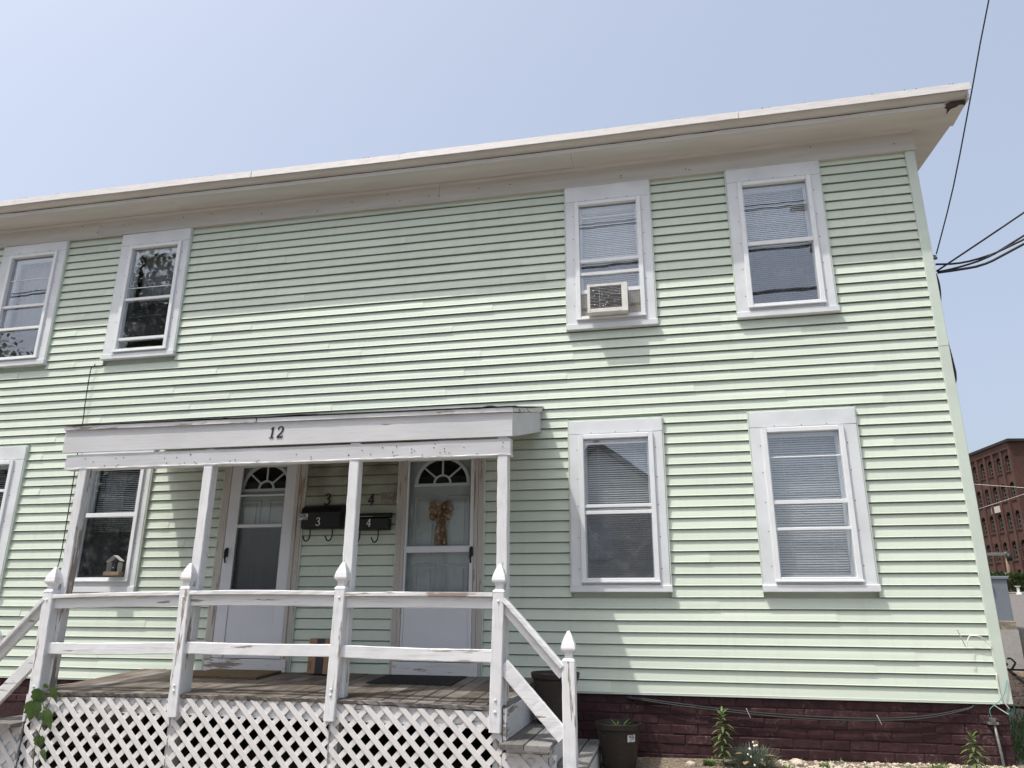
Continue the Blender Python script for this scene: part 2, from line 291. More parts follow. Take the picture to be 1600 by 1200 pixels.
# ------------------------------------------------------------------ mesh helpers
class MB:
    def __init__(self): self.v = []; self.f = []
    def add(self, vs, fs):
        o = len(self.v); self.v += [tuple(p) for p in vs]; self.f += [tuple(i+o for i in f) for f in fs]; return self
    def quad(self, a, b, c, d): return self.add([a, b, c, d], [(0, 1, 2, 3)])
    def sweep(self, secs, cap=True, closed=True):
        n = len(secs[0]); vs = [p for s in secs for p in s]; fs = []
        for i in range(len(secs)-1):
            for j in range(n if closed else n-1):
                k = (j+1) % n; fs.append((i*n+j, i*n+k, (i+1)*n+k, (i+1)*n+j))
        if cap and closed: fs.append(tuple(range(n))); fs.append(tuple((len(secs)-1)*n+j for j in range(n)))
        return self.add(vs, fs)
    def beam(self, p0, p1, w, h, side=None, ch=0.004, n=1, jit=0.0, bow=0.0):
        """bar from p0 to p1 (centre line), w across `side`, h across the third direction"""
        p0, p1 = Vector(p0), Vector(p1); d = (p1-p0).normalized()
        s = Vector(side) if side else (Vector((0, 1, 0)) if abs(d.y) < 0.9 else Vector((1, 0, 0)))
        s = (s-d*s.dot(d)).normalized(); t = d.cross(s)
        a, b = w/2, h/2; ch = min(ch, a*0.9, b*0.9)
        prof = [(a-ch, b), (a, b-ch), (a, -b+ch), (a-ch, -b), (-a+ch, -b), (-a, -b+ch), (-a, b-ch), (-a+ch, b)] if ch > 0 else [(a, b), (a, -b), (-a, -b), (-a, b)]
        secs = []
        for i in range(n+1):
            q = i/n; c = p0.lerp(p1, q)+t*(bow*math.sin(math.pi*q))
            secs.append([c+s*(x+random.uniform(-jit, jit))+t*(y+random.uniform(-jit, jit)) for x, y in prof])
        return self.sweep(secs)
    def box(self, x0, x1, y0, y1, z0, z1, ch=0.003, n=1, jit=0.0):
        return self.boxax(x0, x1, y0, y1, z0, z1, ch, n, jit)
    def boxax(self, x0, x1, y0, y1, z0, z1, ch, n, jit):
        d = (x1-x0, y1-y0, z1-z0); ax = d.index(max(d)); cx, cy, cz = (x0+x1)/2, (y0+y1)/2, (z0+z1)/2
        if ax == 0: return self.beam((x0, cy, cz), (x1, cy, cz), d[1], d[2], (0, 1, 0), ch, n, jit)
        if ax == 1: return self.beam((cx, y0, cz), (cx, y1, cz), d[0], d[2], (1, 0, 0), ch, n, jit)
        return self.beam((cx, cy, z0), (cx, cy, z1), d[0], d[1], (1, 0, 0), ch, n, jit)
    def tube(self, path, r, n=8, cap=True):
        path = [Vector(p) for p in path]; secs = []; ref = Vector((0.31, 0.17, 0.93))
        for i, p in enumerate(path):
            d = (path[min(i+1, len(path)-1)]-path[max(i-1, 0)]).normalized()
            s = d.cross(ref).normalized(); t = d.cross(s); rr = r[i] if isinstance(r, (list, tuple)) else r
            secs.append([p+s*(rr*math.cos(2*math.pi*k/n))+t*(rr*math.sin(2*math.pi*k/n)) for k in range(n)])
        return self.sweep(secs, cap)
    def lathe(self, c, prof, n=24, rot=0.0, cap=True):
        c = Vector(c); return self.sweep([[c+Vector((r*math.cos(rot+2*math.pi*k/n), r*math.sin(rot+2*math.pi*k/n), z)) for k in range(n)] for r, z in prof], cap)
    def prism(self, poly, fn, a, b):
        return self.sweep([[fn(p[0], p[1], a) for p in poly], [fn(p[0], p[1], b) for p in poly]])
    def build(self, name, mat, parent=None, smooth=False):
        off = base_of(parent) if parent else Vector((0, 0, 0))
        me = bpy.data.meshes.new(name); me.from_pydata([tuple(Vector(p)-off) for p in self.v], [], self.f)
        bm = bmesh.new(); bm.from_mesh(me); bmesh.ops.recalc_face_normals(bm, faces=bm.faces); bm.to_mesh(me); bm.free()
        me.materials.append(MT[mat] if isinstance(mat, str) else mat)
        if smooth:
            for p in me.polygons: p.use_smooth = True
        o = bpy.data.objects.new(name, me); C.objects.link(o)
        if parent: o.parent = parent
        return o
def base_of(o):
    while o.parent: o = o.parent
    return Vector(o.location)
def tag(o, label=None, cat=None, group=None, kind=None):
    if label: o['label'] = label
    if cat: o['category'] = cat
    if group: o['group'] = group
    if kind: o['kind'] = kind
    return o
def thing(name, loc, label, cat, group=None):
    o = bpy.data.objects.new(name, None); C.objects.link(o); o.location = loc; o.empty_display_size = 0.1
    return tag(o, label, cat, group)
def smoothpath(pts, k=6):
    P = [Vector(p) for p in pts]; out = []
    for i in range(len(P)-1):
        a, b, c, d = P[max(i-1, 0)], P[i], P[i+1], P[min(i+2, len(P)-1)]
        for j in range(k):
            t = j/k; out.append(0.5*((2*b)+(c-a)*t+(2*a-5*b+4*c-d)*t*t+(3*b-a-3*c+d)*t**3))
    out.append(P[-1]); return out
def rnd(a, b): return random.uniform(a, b)

# ------------------------------------------------------------------ ground
PR = [(-60, -1.0), (-14, -1.0), (-6.2, -0.95), (-4, -0.82), (-1.5, -0.62), (0, -0.47), (2, -0.45), (4, -0.40), (7.5, -0.22), (14, 0.30), (25, 0.85), (45, 1.8), (100, 3.6), (320, 6), (900, 8)]
def prof(y):
    for (a, za), (b, zb) in zip(PR, PR[1:]):
        if y <= b: return za+(zb-za)*(y-a)/(b-a)
    return PR[-1][1]
def gz(x, y):
    w = max(0.0, min(1.0, (2-y)/2)); return prof(y)+0.018*max(min(x, 0), -3.4)*w
def sheet(name, xs, ys, dz, mat, kind='structure', label=None):
    m = MB(); nx = len(xs); vs_ = [(x, y, gz(x, y)+dz) for y in ys for x in xs]
    m.add(vs_, [(j*nx+i, j*nx+i+1, (j+1)*nx+i+1, (j+1)*nx+i) for j in range(len(ys)-1) for i in range(nx-1)])
    o = m.build(name, mat); tag(o, kind=kind, label=label); return o
YS = [-900, -60, -14, -10, -6.2, -5, -4, -3, -2.2, -1.5, -1, -0.5, 0, 1, 2, 4, 7.5, 14, 25, 45, 100, 320, 900]
XS = [-900, -100, -30, -14, -8, -3.4, -2.2, -1, 0, 0.6, 1.3, 2.5, 4, 6, 9, 14, 25, 45, 100, 300, 900]
PR.insert(0, (-900, -1.0))
sheet('ground', XS, YS, 0, 'ground')
sheet('street', [-900, -100, -30, -14, -8, -3.4, -2.2, -1, 0, 2.5, 6, 14, 45, 900], [-14, -10, -6.2], 0.02, 'asphalt')
sheet('pavement', [-100, -30, -14, -8, -3.4, -2.2, -1, 0, 2.5, 6, 14, 45, 100], [-5.6, -5, -4], 0.03, 'concrete')
sheet('mulch_bed', [0.3, 0.6, 1.3, 2.5, 4, 6, 9], [3.6, 4, 7.0], 0.03, 'mulch')
sheet('side_road', [0.6, 1.3, 2.5, 4, 6, 9, 14, 25, 45, 100], [7.5, 14, 25, 45], 0.03, 'asphalt')
sheet('far_pavement', [4, 6, 9, 14, 25, 45, 100], [45.5, 48.5], 0.15, 'concrete')

# ------------------------------------------------------------------ the house
EX = 0.1016; XL = -14.0; DEP = 8.5
house = thing('clapboard_house', (-6, 0, -0.5), 'pale mint green two storey clapboard house with white window casings', 'house')
WIN = {  # x0 x1 z0 z1 | glass x0 x1 z0 z1 | rails (z, height)
 'a2': ((-3.452, -2.546, 3.455, 5.14), (-3.305, -2.692, 3.595, 4.888), [(4.742, .012), (4.224, .040), (4.077, .034)], 4.224),
 'r2': ((-1.750, -0.830, 3.455, 5.14), (-1.600, -0.973, 3.590, 4.920), [(4.253, .044)], 4.253),
 'l2': ((-9.010, -8.060, 3.505, 5.16), (-8.830, -8.200, 3.625, 4.940), [(4.417, .010), (4.261, .034), (3.749, .034)], 4.261),
 'll2': ((-10.78, -9.824, 3.510, 5.17), (-10.60, -9.975, 3.630, 4.985), [(4.677, .012), (4.306, .034), (4.005, .034)], 4.306),
 'a1': ((-3.457, -2.552, 0.855, 2.488), (-3.314, -2.688, 0.980, 2.300), [(2.258, .020), (1.646, .030), (1.585, .034)], 1.585),
 'r1': ((-1.742, -0.803, 0.855, 2.498), (-1.595, -0.965, 0.980, 2.290), [(2.059, .012), (1.640, .036), (1.400, .026)], 1.640),
 'l1': ((-9.030, -8.115, 0.855, 2.490), (-8.885, -8.235, 1.007, 2.290), [(1.675, .045)], 1.675),
 'll1': ((-10.80, -9.822, 0.855, 2.500), (-10.65, -9.990, 0.980, 2.290), [(1.985, .030), (1.600, .040)], 1.985),
}
DOORS = {'A': (-7.205, -6.258, 0.10, 2.26), 'B': (-5.215, -4.320, 0.10, 2.26)}
HOLES = [w[0] for w in WIN.values()]+list(DOORS.values())
def sag(x):
    P = [(-14, .06), (-10.5, .05), (-7.8, .032), (-5.4, .006), (-3.2, 0), (.6, .012)]
    for (a, za), (b, zb) in zip(P, P[1:]):
        if x <= b: return za+(zb-za)*(x-a)/(b-a)
    return P[-1][1]

# clapboards: every course, every length of board
boards = []
for k in range(0, 52):
    z = (51-k)*EX
    cuts = [XL]; x = XL-random.uniform(0.3, 3.0)
    while True:
        x += random.choice((3.05, 3.66, 4.27))+rnd(-.25, .25)
        if x > -0.5: break
        if x > XL+0.4: cuts.append(x)
    cuts.append(0.0)
    hol = sorted((h[0]-0.006, h[1]+0.006) for h in HOLES if h[2]-0.006 < z+EX*0.55 and h[3]+0.006 > z+EX*0.45)
    for a, b in zip(cuts, cuts[1:]):
        segs = [(a, b)]
        for h0, h1 in hol:
            nsg = []
            for s0, s1 in segs:
                if h1 <= s0 or h0 >= s1: nsg.append((s0, s1)); continue
                if h0-s0 > 0.02: nsg.append((s0, h0))
                if s1-h1 > 0.02: nsg.append((h1, s1))
            segs = nsg
        for s0, s1 in segs:
            if k == 0 and False: continue
            boards.append((k, s0, s1, s0 == a and a != XL, s1 == b and b != 0.0))
def board_mesh(m, k, s0, s1, l0, l1):
    z = (51-k)*EX; ph = k*0.73; n = max(1, int((s1-s0)/0.3))
    x1 = s1+(0.014 if l1 else 0)                     # overlaps the next length
    prj = 0.0040 if l1 else 0.0
    low, top = [], []
    secs = []
    for i in range(n+1):
        x = s0+(x1-s0)*i/n
        w = 0.0016*noise.noise((x*1.3, ph, 0.3)); wz = 0.0012*math.sin(k*7.3+s0*3)+0.0024*noise.noise((x*0.8, ph, 7.1))
        pr = prj*(i/n)+w
        secs.append([(x, -pr, z+wz), (x, 0.003-pr, z-0.0012+wz), (x, 0.0045-pr, z+0.010), (x, 0.0520, z+0.010), (x, 0.0520, z+EX+0.007), (x, 0.0505, z+EX+0.007), (x, 0.0505, z+EX-0.0108), (x, 0.0185-pr*0.4, z+EX-0.0108), (x, 0.0090-pr, z+EX*0.42+wz*0.5), (x, 0.0032-pr, z+0.008+wz)])
    m.sweep(secs)
inview = [b for b in boards if b[2] > -11.2]
inview.sort(key=lambda b: -(b[2]-max(b[1], -11.2)))
keep = set(inview[:300]); rest = MB()
for b in boards:
    if b in keep:
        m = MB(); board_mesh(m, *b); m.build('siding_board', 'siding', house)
    else: board_mesh(rest, *b)
# side wall siding (round the corner, out of sight) joined with the leftovers
for k in range(0, 58):
    z = (51-k)*EX if k < 52 else (k-51)*EX+5.18
    y1 = DEP if z < 5.1 else DEP
    if z > 5.3: continue
    rest.sweep([[(0.075, y, z), (0.062, y, z), (0.062, y, z+EX), (0.065, y, z+EX)] for y in (0.09, y1)])
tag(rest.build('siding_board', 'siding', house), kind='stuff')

# wall core with openings, interior, other walls
def rect_with_holes(x0, x1, z0, z1, holes):
    xs = sorted({x0, x1, *[h for q in holes for h in q[:2]]}); zs = sorted({z0, z1, *[h for q in holes for h in q[2:]]}); out = []
    for i in range(len(xs)-1):
        col = []
        for j in range(len(zs)-1):
            cx, cz = (xs[i]+xs[i+1])/2, (zs[j]+zs[j+1])/2
            if any(q[0] < cx < q[1] and q[2] < cz < q[3] for q in holes): continue
            if col and abs(col[-1][3]-zs[j]) < 1e-9: col[-1][3] = zs[j+1]
            else: col.append([xs[i], xs[i+1], zs[j], zs[j+1]])
        out += col
    return out
m = MB()
op = [(w[1][0]-.03, w[1][1]+.03, w[1][2]-.03, w[1][3]+.03) for w in WIN.values()]+[(d[0]+.09, d[1]-.09, d[2]+.02, d[3]-.05) for d in DOORS.values()]
for a, b, c, d in rect_with_holes(XL, 0.06, -0.02, 5.36, op): m.box(a, b, 0.054, 0.16, c, d, 0)
m.box(XL, 0.06, DEP-0.16, DEP, -0.02, 5.36, 0); m.box(-0.1, 0.06, 0.165, DEP-0.165, -0.02, 5.36, 0); m.box(XL, XL+.16, 0.165, DEP-0.165, -0.02, 5.36, 0)
m.build('wall', 'siding_trim', house)
m = MB(); m.box(XL+.2, -0.15, 0.17, DEP-.2, 2.66, 2.9, 0); m.box(XL+.2, -0.15, 0.17, DEP-.2, -0.1, 0.06, 0); m.box(XL+.2, -0.15, 0.17, DEP-.2, 5.2, 5.3, 0)
m.box(XL+.2, -0.15, 2.2, 2.3, 0.065, 2.655, 0); m.box(XL+.2, -0.15, 2.2, 2.3, 2.905, 5.195, 0)
m.build('interior', 'dark', house)
# corner post, two lengths with a joint
for z0, z1 in ((-0.012, 3.045), (3.05, 5.145)):
    m = MB(); m.box(-0.002, 0.088, -0.012, 0.075, z0, z1, 0.004); m.build('corner_post', 'siding_trim', house)
m = MB(); m.box(XL, -0.003, 0.001, 0.03, -0.018, -0.001, 0.001)
m.build('starter_strip', 'siding_trim', house)

# foundation
m = MB(); m.box(XL, 0.045, 0.0300, 0.3, -1.2, -0.02, 0); m.box(-0.2, 0.045, 0.305, DEP, -1.2, -0.02, 0)
m.build('foundation_wall', 'mortar', house)
BV = []
for i in range(6):
    bm_ = bmesh.new(); bmesh.ops.create_cube(bm_, size=1); bmesh.ops.scale(bm_, vec=(0.213, 0.03, 0.0705), verts=bm_.verts)
    bmesh.ops.bevel(bm_, geom=bm_.edges[:], offset=0.0055, segments=1, affect='EDGES')
    for v in bm_.verts:
        v.co += Vector((rnd(-1, 1), rnd(-1, 1), rnd(-1, 1)))*0.0022
    me = bpy.data.meshes.new('brick'); bm_.to_mesh(me); bm_.free(); me.materials.append(MT['brick']); BV.append(me)
hb = base_of(house); nb = 0
for row in range(7):
    z = -0.058-row*0.0775; x = 0.045-(0.112 if row % 2 == 0 else 0.0)-0.107
    if row % 2 == 0:
        pass
    while x > -10.9:
        vis = x > -3.5 or (x < -7.7 and row < 3)
        if vis:
            o = bpy.data.objects.new('brick', random.choice(BV)); C.objects.link(o); o.parent = house
            o.location = Vector((x, 0.040+rnd(-.003, .003), z+rnd(-.0025, .0025)))-hb; o.rotation_euler = (rnd(-.02, .02), rnd(-.012, .012)+(math.pi if nb % 2 else 0), rnd(-.012, .012)); nb += 1
        x -= 0.2215

# eave: frieze, soffit, fascia, crown, drip edge -- all sagging a little with the old house
def run(xs, prof_fn):
    return [[Vector((x, y, z+sag(x))) for y, z in prof_fn(x)] for x in xs]
def xr(a, b, st=0.5):
    n = max(1, int((b-a)/st)); return [a+(b-a)*i/n for i in range(n+1)]
def jz(x, s): return 0.004*noise.noise((x*1.1, s, 0))
FR = [(XL, -9.4), (-9.397, -4.9), (-4.897, 0.1)]
for a, b in FR:
    m = MB(); m.sweep(run(xr(a, b), lambda x: [(-0.022, 5.128), (-0.022, 5.335), (-0.045, 5.362), (0.01, 5.362), (0.01, 5.128)])); m.build('frieze_board', 'frieze', house)
m = MB(); m.sweep(run(xr(XL, 0.1), lambda x: [(-0.036, 5.126), (-0.036, 5.140), (-0.0225, 5.144), (-0.0225, 5.126)])); m.build('frieze_moulding', 'frieze', house)
SO = [(XL, -8.2), (-8.197, -3.35), (-3.346, 0.485)]
for i, (a, b) in enumerate(SO):
    d = 0.0 if i < 2 else -0.004
    m = MB(); m.sweep(run(xr(a, b), lambda x: [(-0.335, 5.366+d), (-0.335, 5.385), (0.0, 5.385), (0.0, 5.366+d)])); m.build('soffit_board', 'soffit', house)
for a, b in ((XL, -6.9), (-6.897, 0.30)):
    m = MB(); m.sweep(run(xr(a, b, 0.12), lambda x: [(-0.352+jz(x*5, 2), 5.352+2.2*jz(x*2.5, 3)), (-0.352+jz(x*5, 2), 5.397+2.2*jz(x*4, 5)), (-0.336, 5.397), (-0.336, 5.352+2*jz(x*2.5, 3))])); m.build('fascia_lip', 'eave', house)
m = MB(); m.sweep(run(xr(XL, 0.492), lambda x: [(-0.333, 5.387), (-0.333, 5.411), (-0.352+jz(x*4, 31), 5.4125), (-0.385, 5.425), (-0.418, 5.458), (-0.418, 5.53), (-0.30, 5.53), (-0.30, 5.387)])); m.build('crown_board', 'eave', house)
m = MB(); m.sweep(run(xr(XL, 0.30), lambda x: [(-0.341, 5.392), (-0.341, 5.4115), (-0.3345, 5.4115), (-0.3345, 5.392)])); m.build('cornice_gap', 'rot', house)
m = MB()
pts = [(0.30, 0.0), (0.33, 0.012), (0.315, 0.03), (0.36, 0.047), (0.44, 0.05), (0.478, 0.043), (0.482, 0.012), (0.44, 0.018), (0.40, 0.004), (0.36, -0.006)]
m.prism(pts, lambda a, b, d: Vector((a, d-0.1*b, 5.360+b)), -0.356, -0.33); m.build('rotten_patch', 'rot', house)
m = MB()
m.add([(0.30, -0.348, 5.352), (0.345, -0.349, 5.362), (0.335, -0.30, 5.3625), (0.352, -0.22, 5.3625), (0.362, -0.30, 5.3625), (0.42, -0.335, 5.3625), (0.31, -0.335, 5.3605)], [(0, 1, 5, 4, 3, 2, 6)])
m.build('rotten_patch', 'rot', house)
DE = [(XL, -10.33), (-10.325, -7.05), (-7.045, -5.24), (-5.235, -1.62), (-1.615, 0.512)]
for i, (a, b) in enumerate(DE):
    q = 0.004*(i % 2)
    m = MB(); m.sweep(run(xr(a, b, 0.3), lambda x: [(-0.452-q, 5.446+jz(x, 9+i)), (-0.446-q, 5.528+jz(x*2, 20+i)), (-0.40, 5.555), (-0.39, 5.548), (-0.435, 5.523), (-0.440, 5.447+jz(x, 9+i))])); m.build('drip_edge', 'drip', house)
m = MB()
for i in range(26):
    x = rnd(-10.5, 0.4); m.lathe((x, -0.437, 5.527+sag(x)), [(0.006, 0), (0.006, 0.012), (0.002, 0.016)], 6)
tag(m.build('roofing_nail', 'rot', house), kind='stuff')
m = MB()
for i in range(22):
    x = rnd(-10.4, 0); z = rnd(5.17, 5.31)+sag(x); m.sweep([[(x+rr*math.cos(k*1.047), y, z+rr*math.sin(k*1.047)) for k in range(6)] for rr, y in ((.007, -0.0225), (.006, -0.0255))])
tag(m.build('nail_head', 'rot', house), kind='stuff')
# roof planes (low pitch) and gable overhang with sloping soffit
SL = 0.125; yr = DEP/2
def rz(y): return 5.53+SL*(min(y, DEP-y)+0.30)
m = MB()
m.sweep([[(XL, y, z) for y, z in ((-0.30, rz(-0.30)), (yr, rz(yr)), (DEP+.43, rz(DEP+.43)), (DEP+.43, rz(DEP+.43)+.03), (yr, rz(yr)+.03), (-0.30, rz(-0.30)+.03))],
         [(0.50, y, z) for y, z in ((-0.30, rz(-0.30)), (yr, rz(yr)), (DEP+.43, rz(DEP+.43)), (DEP+.43, rz(DEP+.43)+.03), (yr, rz(yr)+.03), (-0.30, rz(-0.30)+.03))]])
m.build('roof', 'asphaltroof', house)
def gs(y): return 5.368+SL*(y+0.33)
m = MB(); m.sweep([[(0.486, -0.333, gs(-.333)), (0.486, yr, gs(yr)), (0.486, yr, gs(yr)+.02), (0.486, -0.333, gs(-.333)+.02)], [(0.02, -0.0, gs(0)), (0.02, yr, gs(yr)), (0.02, yr, gs(yr)+.02), (0.02, -0.0, gs(0)+.02)]])
m.build('gable_soffit', 'soffit', house)
m = MB(); m.sweep([[(0.487, -0.40, gs(-.40)+.03), (0.505, -0.40, gs(-.40)+.03), (0.505, -0.40, gs(-.40)+.165), (0.487, -0.40, gs(-.40)+.165)], [(0.487, yr, gs(yr)-.004), (0.505, yr, gs(yr)-.004), (0.505, yr, gs(yr)+.165), (0.487, yr, gs(yr)+.165)]])
m.build('rake_board', 'eave', house)
m = MB(); m.sweep([[(0.06, y, 5.30), (0.098, y, 5.30), (0.098, y, gs(y)-.002), (0.06, y, gs(y)-.002)] for y in (-0.024, yr)]); m.build('gable_frieze', 'frieze', house)
m = MB(); m.box(-0.1, 0.06, 0.2, DEP-.2, 5.37, 5.40, 0); m.prism([(0.1, 5.37), (DEP-.1, 5.37), (yr, gs(yr)+.1)], lambda a, b, d: Vector((d, a, b)), 0.0, 0.06); m.build('gable_wall', 'siding_trim', house)

# ------------------------------------------------------------------ windows
def blind(parent, x0, x1, z0, z1, y, tilt=0.55, pitch=0.0215, kink=()):
    m = MB(); z = z1; i = 0
    m.box(x0, x1, y-.015, y+.015, z1-.004, z1+.03, 0.002)
    while z > z0:
        a = tilt+rnd(-.05, .05); w = 0.0125; dy, dz = w*math.cos(a), w*math.sin(a); sg = rnd(-.0012, .0012)
        m.sweep([[(x, y-dy, z-dz+sg*q), (x, y, z+.0015+sg*q), (x, y+dy, z+dz+sg*q)] for x, q in ((x0, 1), ((x0+x1)/2, -1), (x1, 1))], cap=False, closed=False)
        z -= pitch
    m.box(x0, x1, y-.012, y+.012, z0-.012, z0, 0.002)
    for fx in (0.2, 0.8): m.tube([(x0+(x1-x0)*fx, y-.014, z0), (x0+(x1-x0)*fx, y-.014, z1)], 0.0012, 4)
    m.build('blind', 'blind', parent)
def curtain(parent, x0, x1, z0, z1, y, seed=0):
    m = MB(); n = 46; secs = []
    for zz in [z1+(z0-z1)*i/6 for i in range(7)]:
        secs.append([(x0+(x1-x0)*j/n, y+0.018*math.sin(j*1.05+seed)+0.012*noise.noise((j*.3, zz, seed)), zz) for j in range(n+1)])
    m.sweep(secs, cap=False, closed=False); m.build('curtain', 'curtain', parent, True)
def window(key, sill_drop=0.0):
    (x0, x1, z0, z1), (gx0, gx1, gz0, gz1), rails, main = WIN[key]
    cx0, cx1, ct, cb = gx0-.046, gx1+.046, gz1+.043, gz0-.035      # storm frame outer edge
    hz = gz1+0.055                                                 # joint between head and jamb boards
    m = MB()
    yf = -0.028
    for a, b, c, d, f in ((x0, x1, hz, z1, yf-.002), (x0, cx0+.012, z0+.062, hz-.002, yf), (cx1-.012, x1, z0+.062, hz-.002, yf), (cx0+.013, cx1-.013, z0+.062, cb+.012, yf+.002)):
        m.box(a, b, f, 0.0285, c, d, 0.004, 3, 0.0008)
    m.box(cx0+.013, cx1-.013, yf+.001, 0.0285, ct-.012, hz-.001, 0.002)
    win = m.build('window', 'trim', house)
    m = MB(); m.beam(((x0-.012), -0.017, z0+.03), ((x1+.014), -0.017, z0+.03), 0.062, 0.062, (0, 1, 0), 0.005, 4, 0.001); m.build('sill', 'trim', win)
    jx = 0.010; JC = [(x0-jx-.003, x0-.001, z0+.02, z1+.012), (x1+.001, x1+jx+.003, z0+.02, z1+.012)]
    if z1 < 4: JC.append((x0-.0005, x1+.0005, z1+.001, z1+.013))
    for a, b, c, d in JC:
        m = MB(); m.box(a, b, -0.022, 0.0285, c, d, 0.002); m.build('j_channel', 'siding_trim', win)
    m = MB(); yb = -0.052
    m.box(cx0, gx0, yb, 0.0, cb, ct, 0.004); m.box(gx1, cx1, yb, 0.0, cb, ct, 0.004); m.box(gx0+.001, gx1-.001, yb+.001, 0.0, gz1, ct, 0.004); m.box(gx0+.001, gx1-.001, yb+.001, 0.0, cb, gz0, 0.004)
    m.box(cx0-.004, cx1+.004, yb-.012, yb-.001, cb-.008, cb+.010, 0.003)
    m.build('storm_frame', 'vinyl', win)
    m = MB()      # the tracks inside the frame and the wooden sash behind
    for yy in (0.004, 0.03): m.box(gx0-.006, gx0+.010, yy, yy+.02, gz0, gz1, 0.002); m.box(gx1-.010, gx1+.006, yy, yy+.02, gz0, gz1, 0.002)
    m.box(gx0-.03, gx0+.022, 0.05, 0.085, gz0-.02, gz1+.02, 0.003); m.box(gx1-.022, gx1+.03, 0.05, 0.085, gz0-.02, gz1+.02, 0.003)
    m.box(gx0+.023, gx1-.023, 0.05, 0.085, gz1-.030, gz1+.02, 0.003); m.box(gx0+.023, gx1-.023, 0.05, 0.085, gz0-.02, gz0+.025, 0.003)
    m.build('sash', 'vinyl', win)
    for rz_, rh in rails:
        m = MB(); fr = rh > .02
        m.box(gx0+(.001 if fr else .004), gx1-(.001 if fr else .004), -0.036 if fr else -0.012, -0.012 if fr else -0.002, rz_-rh/2, rz_+rh/2, 0.003); m.build('rail', 'vinyl', win)
    for a, b in ((main, gz1), (gz0, main)):
        m = MB(); m.box(gx0+.002, gx1-.002, -0.007, -0.004, a+.004, b-.004, 0); m.build('pane', 'glass', win)
    m = MB()
    for i in range(5):
        zz = gz0+.1+(gz1-gz0-.2)*i/4+rnd(-.03, .03)
        for xx in (cx0-.02, cx1+.02): m.lathe((xx, 0, 0), [(0.0001, 0)], 3, cap=False) if False else m.sweep([[(xx+.0048*math.cos(k*1.047), y, zz+.0048*math.sin(k*1.047)) for k in range(6)] for y in (yf, yf-.003)])
    for fx in (0.12, 0.5, 0.85): m.sweep([[(gx0+(gx1-gx0)*fx+.0048*math.cos(k*1.047), y, ct+.020+.0048*math.sin(k*1.047)) for k in range(6)] for y in (yf-.002, yf-.005)])
    tag(m.build('screw', 'rot', win), kind='stuff')
    return win
def screen(win, a, b, c, d, y=0.022):
    m = MB(); m.box(a, b, y, y+.001, c, d, 0); m.build('insect_screen', 'screen', win)
w = window('a2'); blind(w, -3.29, -2.705, 3.87, 4.86, 0.10, 1.08); screen(w, -3.30, -2.70, 4.095, 4.205)
w = window('r2'); blind(w, -1.585, -0.985, 3.62, 4.90, 0.10, 0.98); screen(w, -1.595, -0.978, 3.595, 4.232)
w = window('r1'); blind(w, -1.58, -0.978, 1.0, 2.27, 0.10, 0.76)
w = window('a1'); blind(w, -3.30, -2.70, 1.0, 2.28, 0.10, 0.72); screen(w, -3.308, -2.694, 0.985, 1.568)
w = window('l2'); curtain(w, -8.84, -8.19, 4.29, 4.95, 0.20, 1.0); screen(w, -8.82, -8.21, 3.77, 4.245)
w = window('ll2'); curtain(w, -10.62, -9.96, 4.02, 4.98, 0.20, 2.5); screen(w, -10.59, -9.985, 3.64, 3.99)
w = window('l1'); screen(w, -8.88, -8.24, 1.012, 1.65); blind(w, -8.87, -8.25, 1.52, 2.27, 0.13, 0.5); curtain(w, -8.90, -8.66, 1.0, 2.2, 0.26, 4.0)
w = window('ll1'); blind(w, -10.63, -10.0, 1.3, 2.27, 0.13, 0.4)

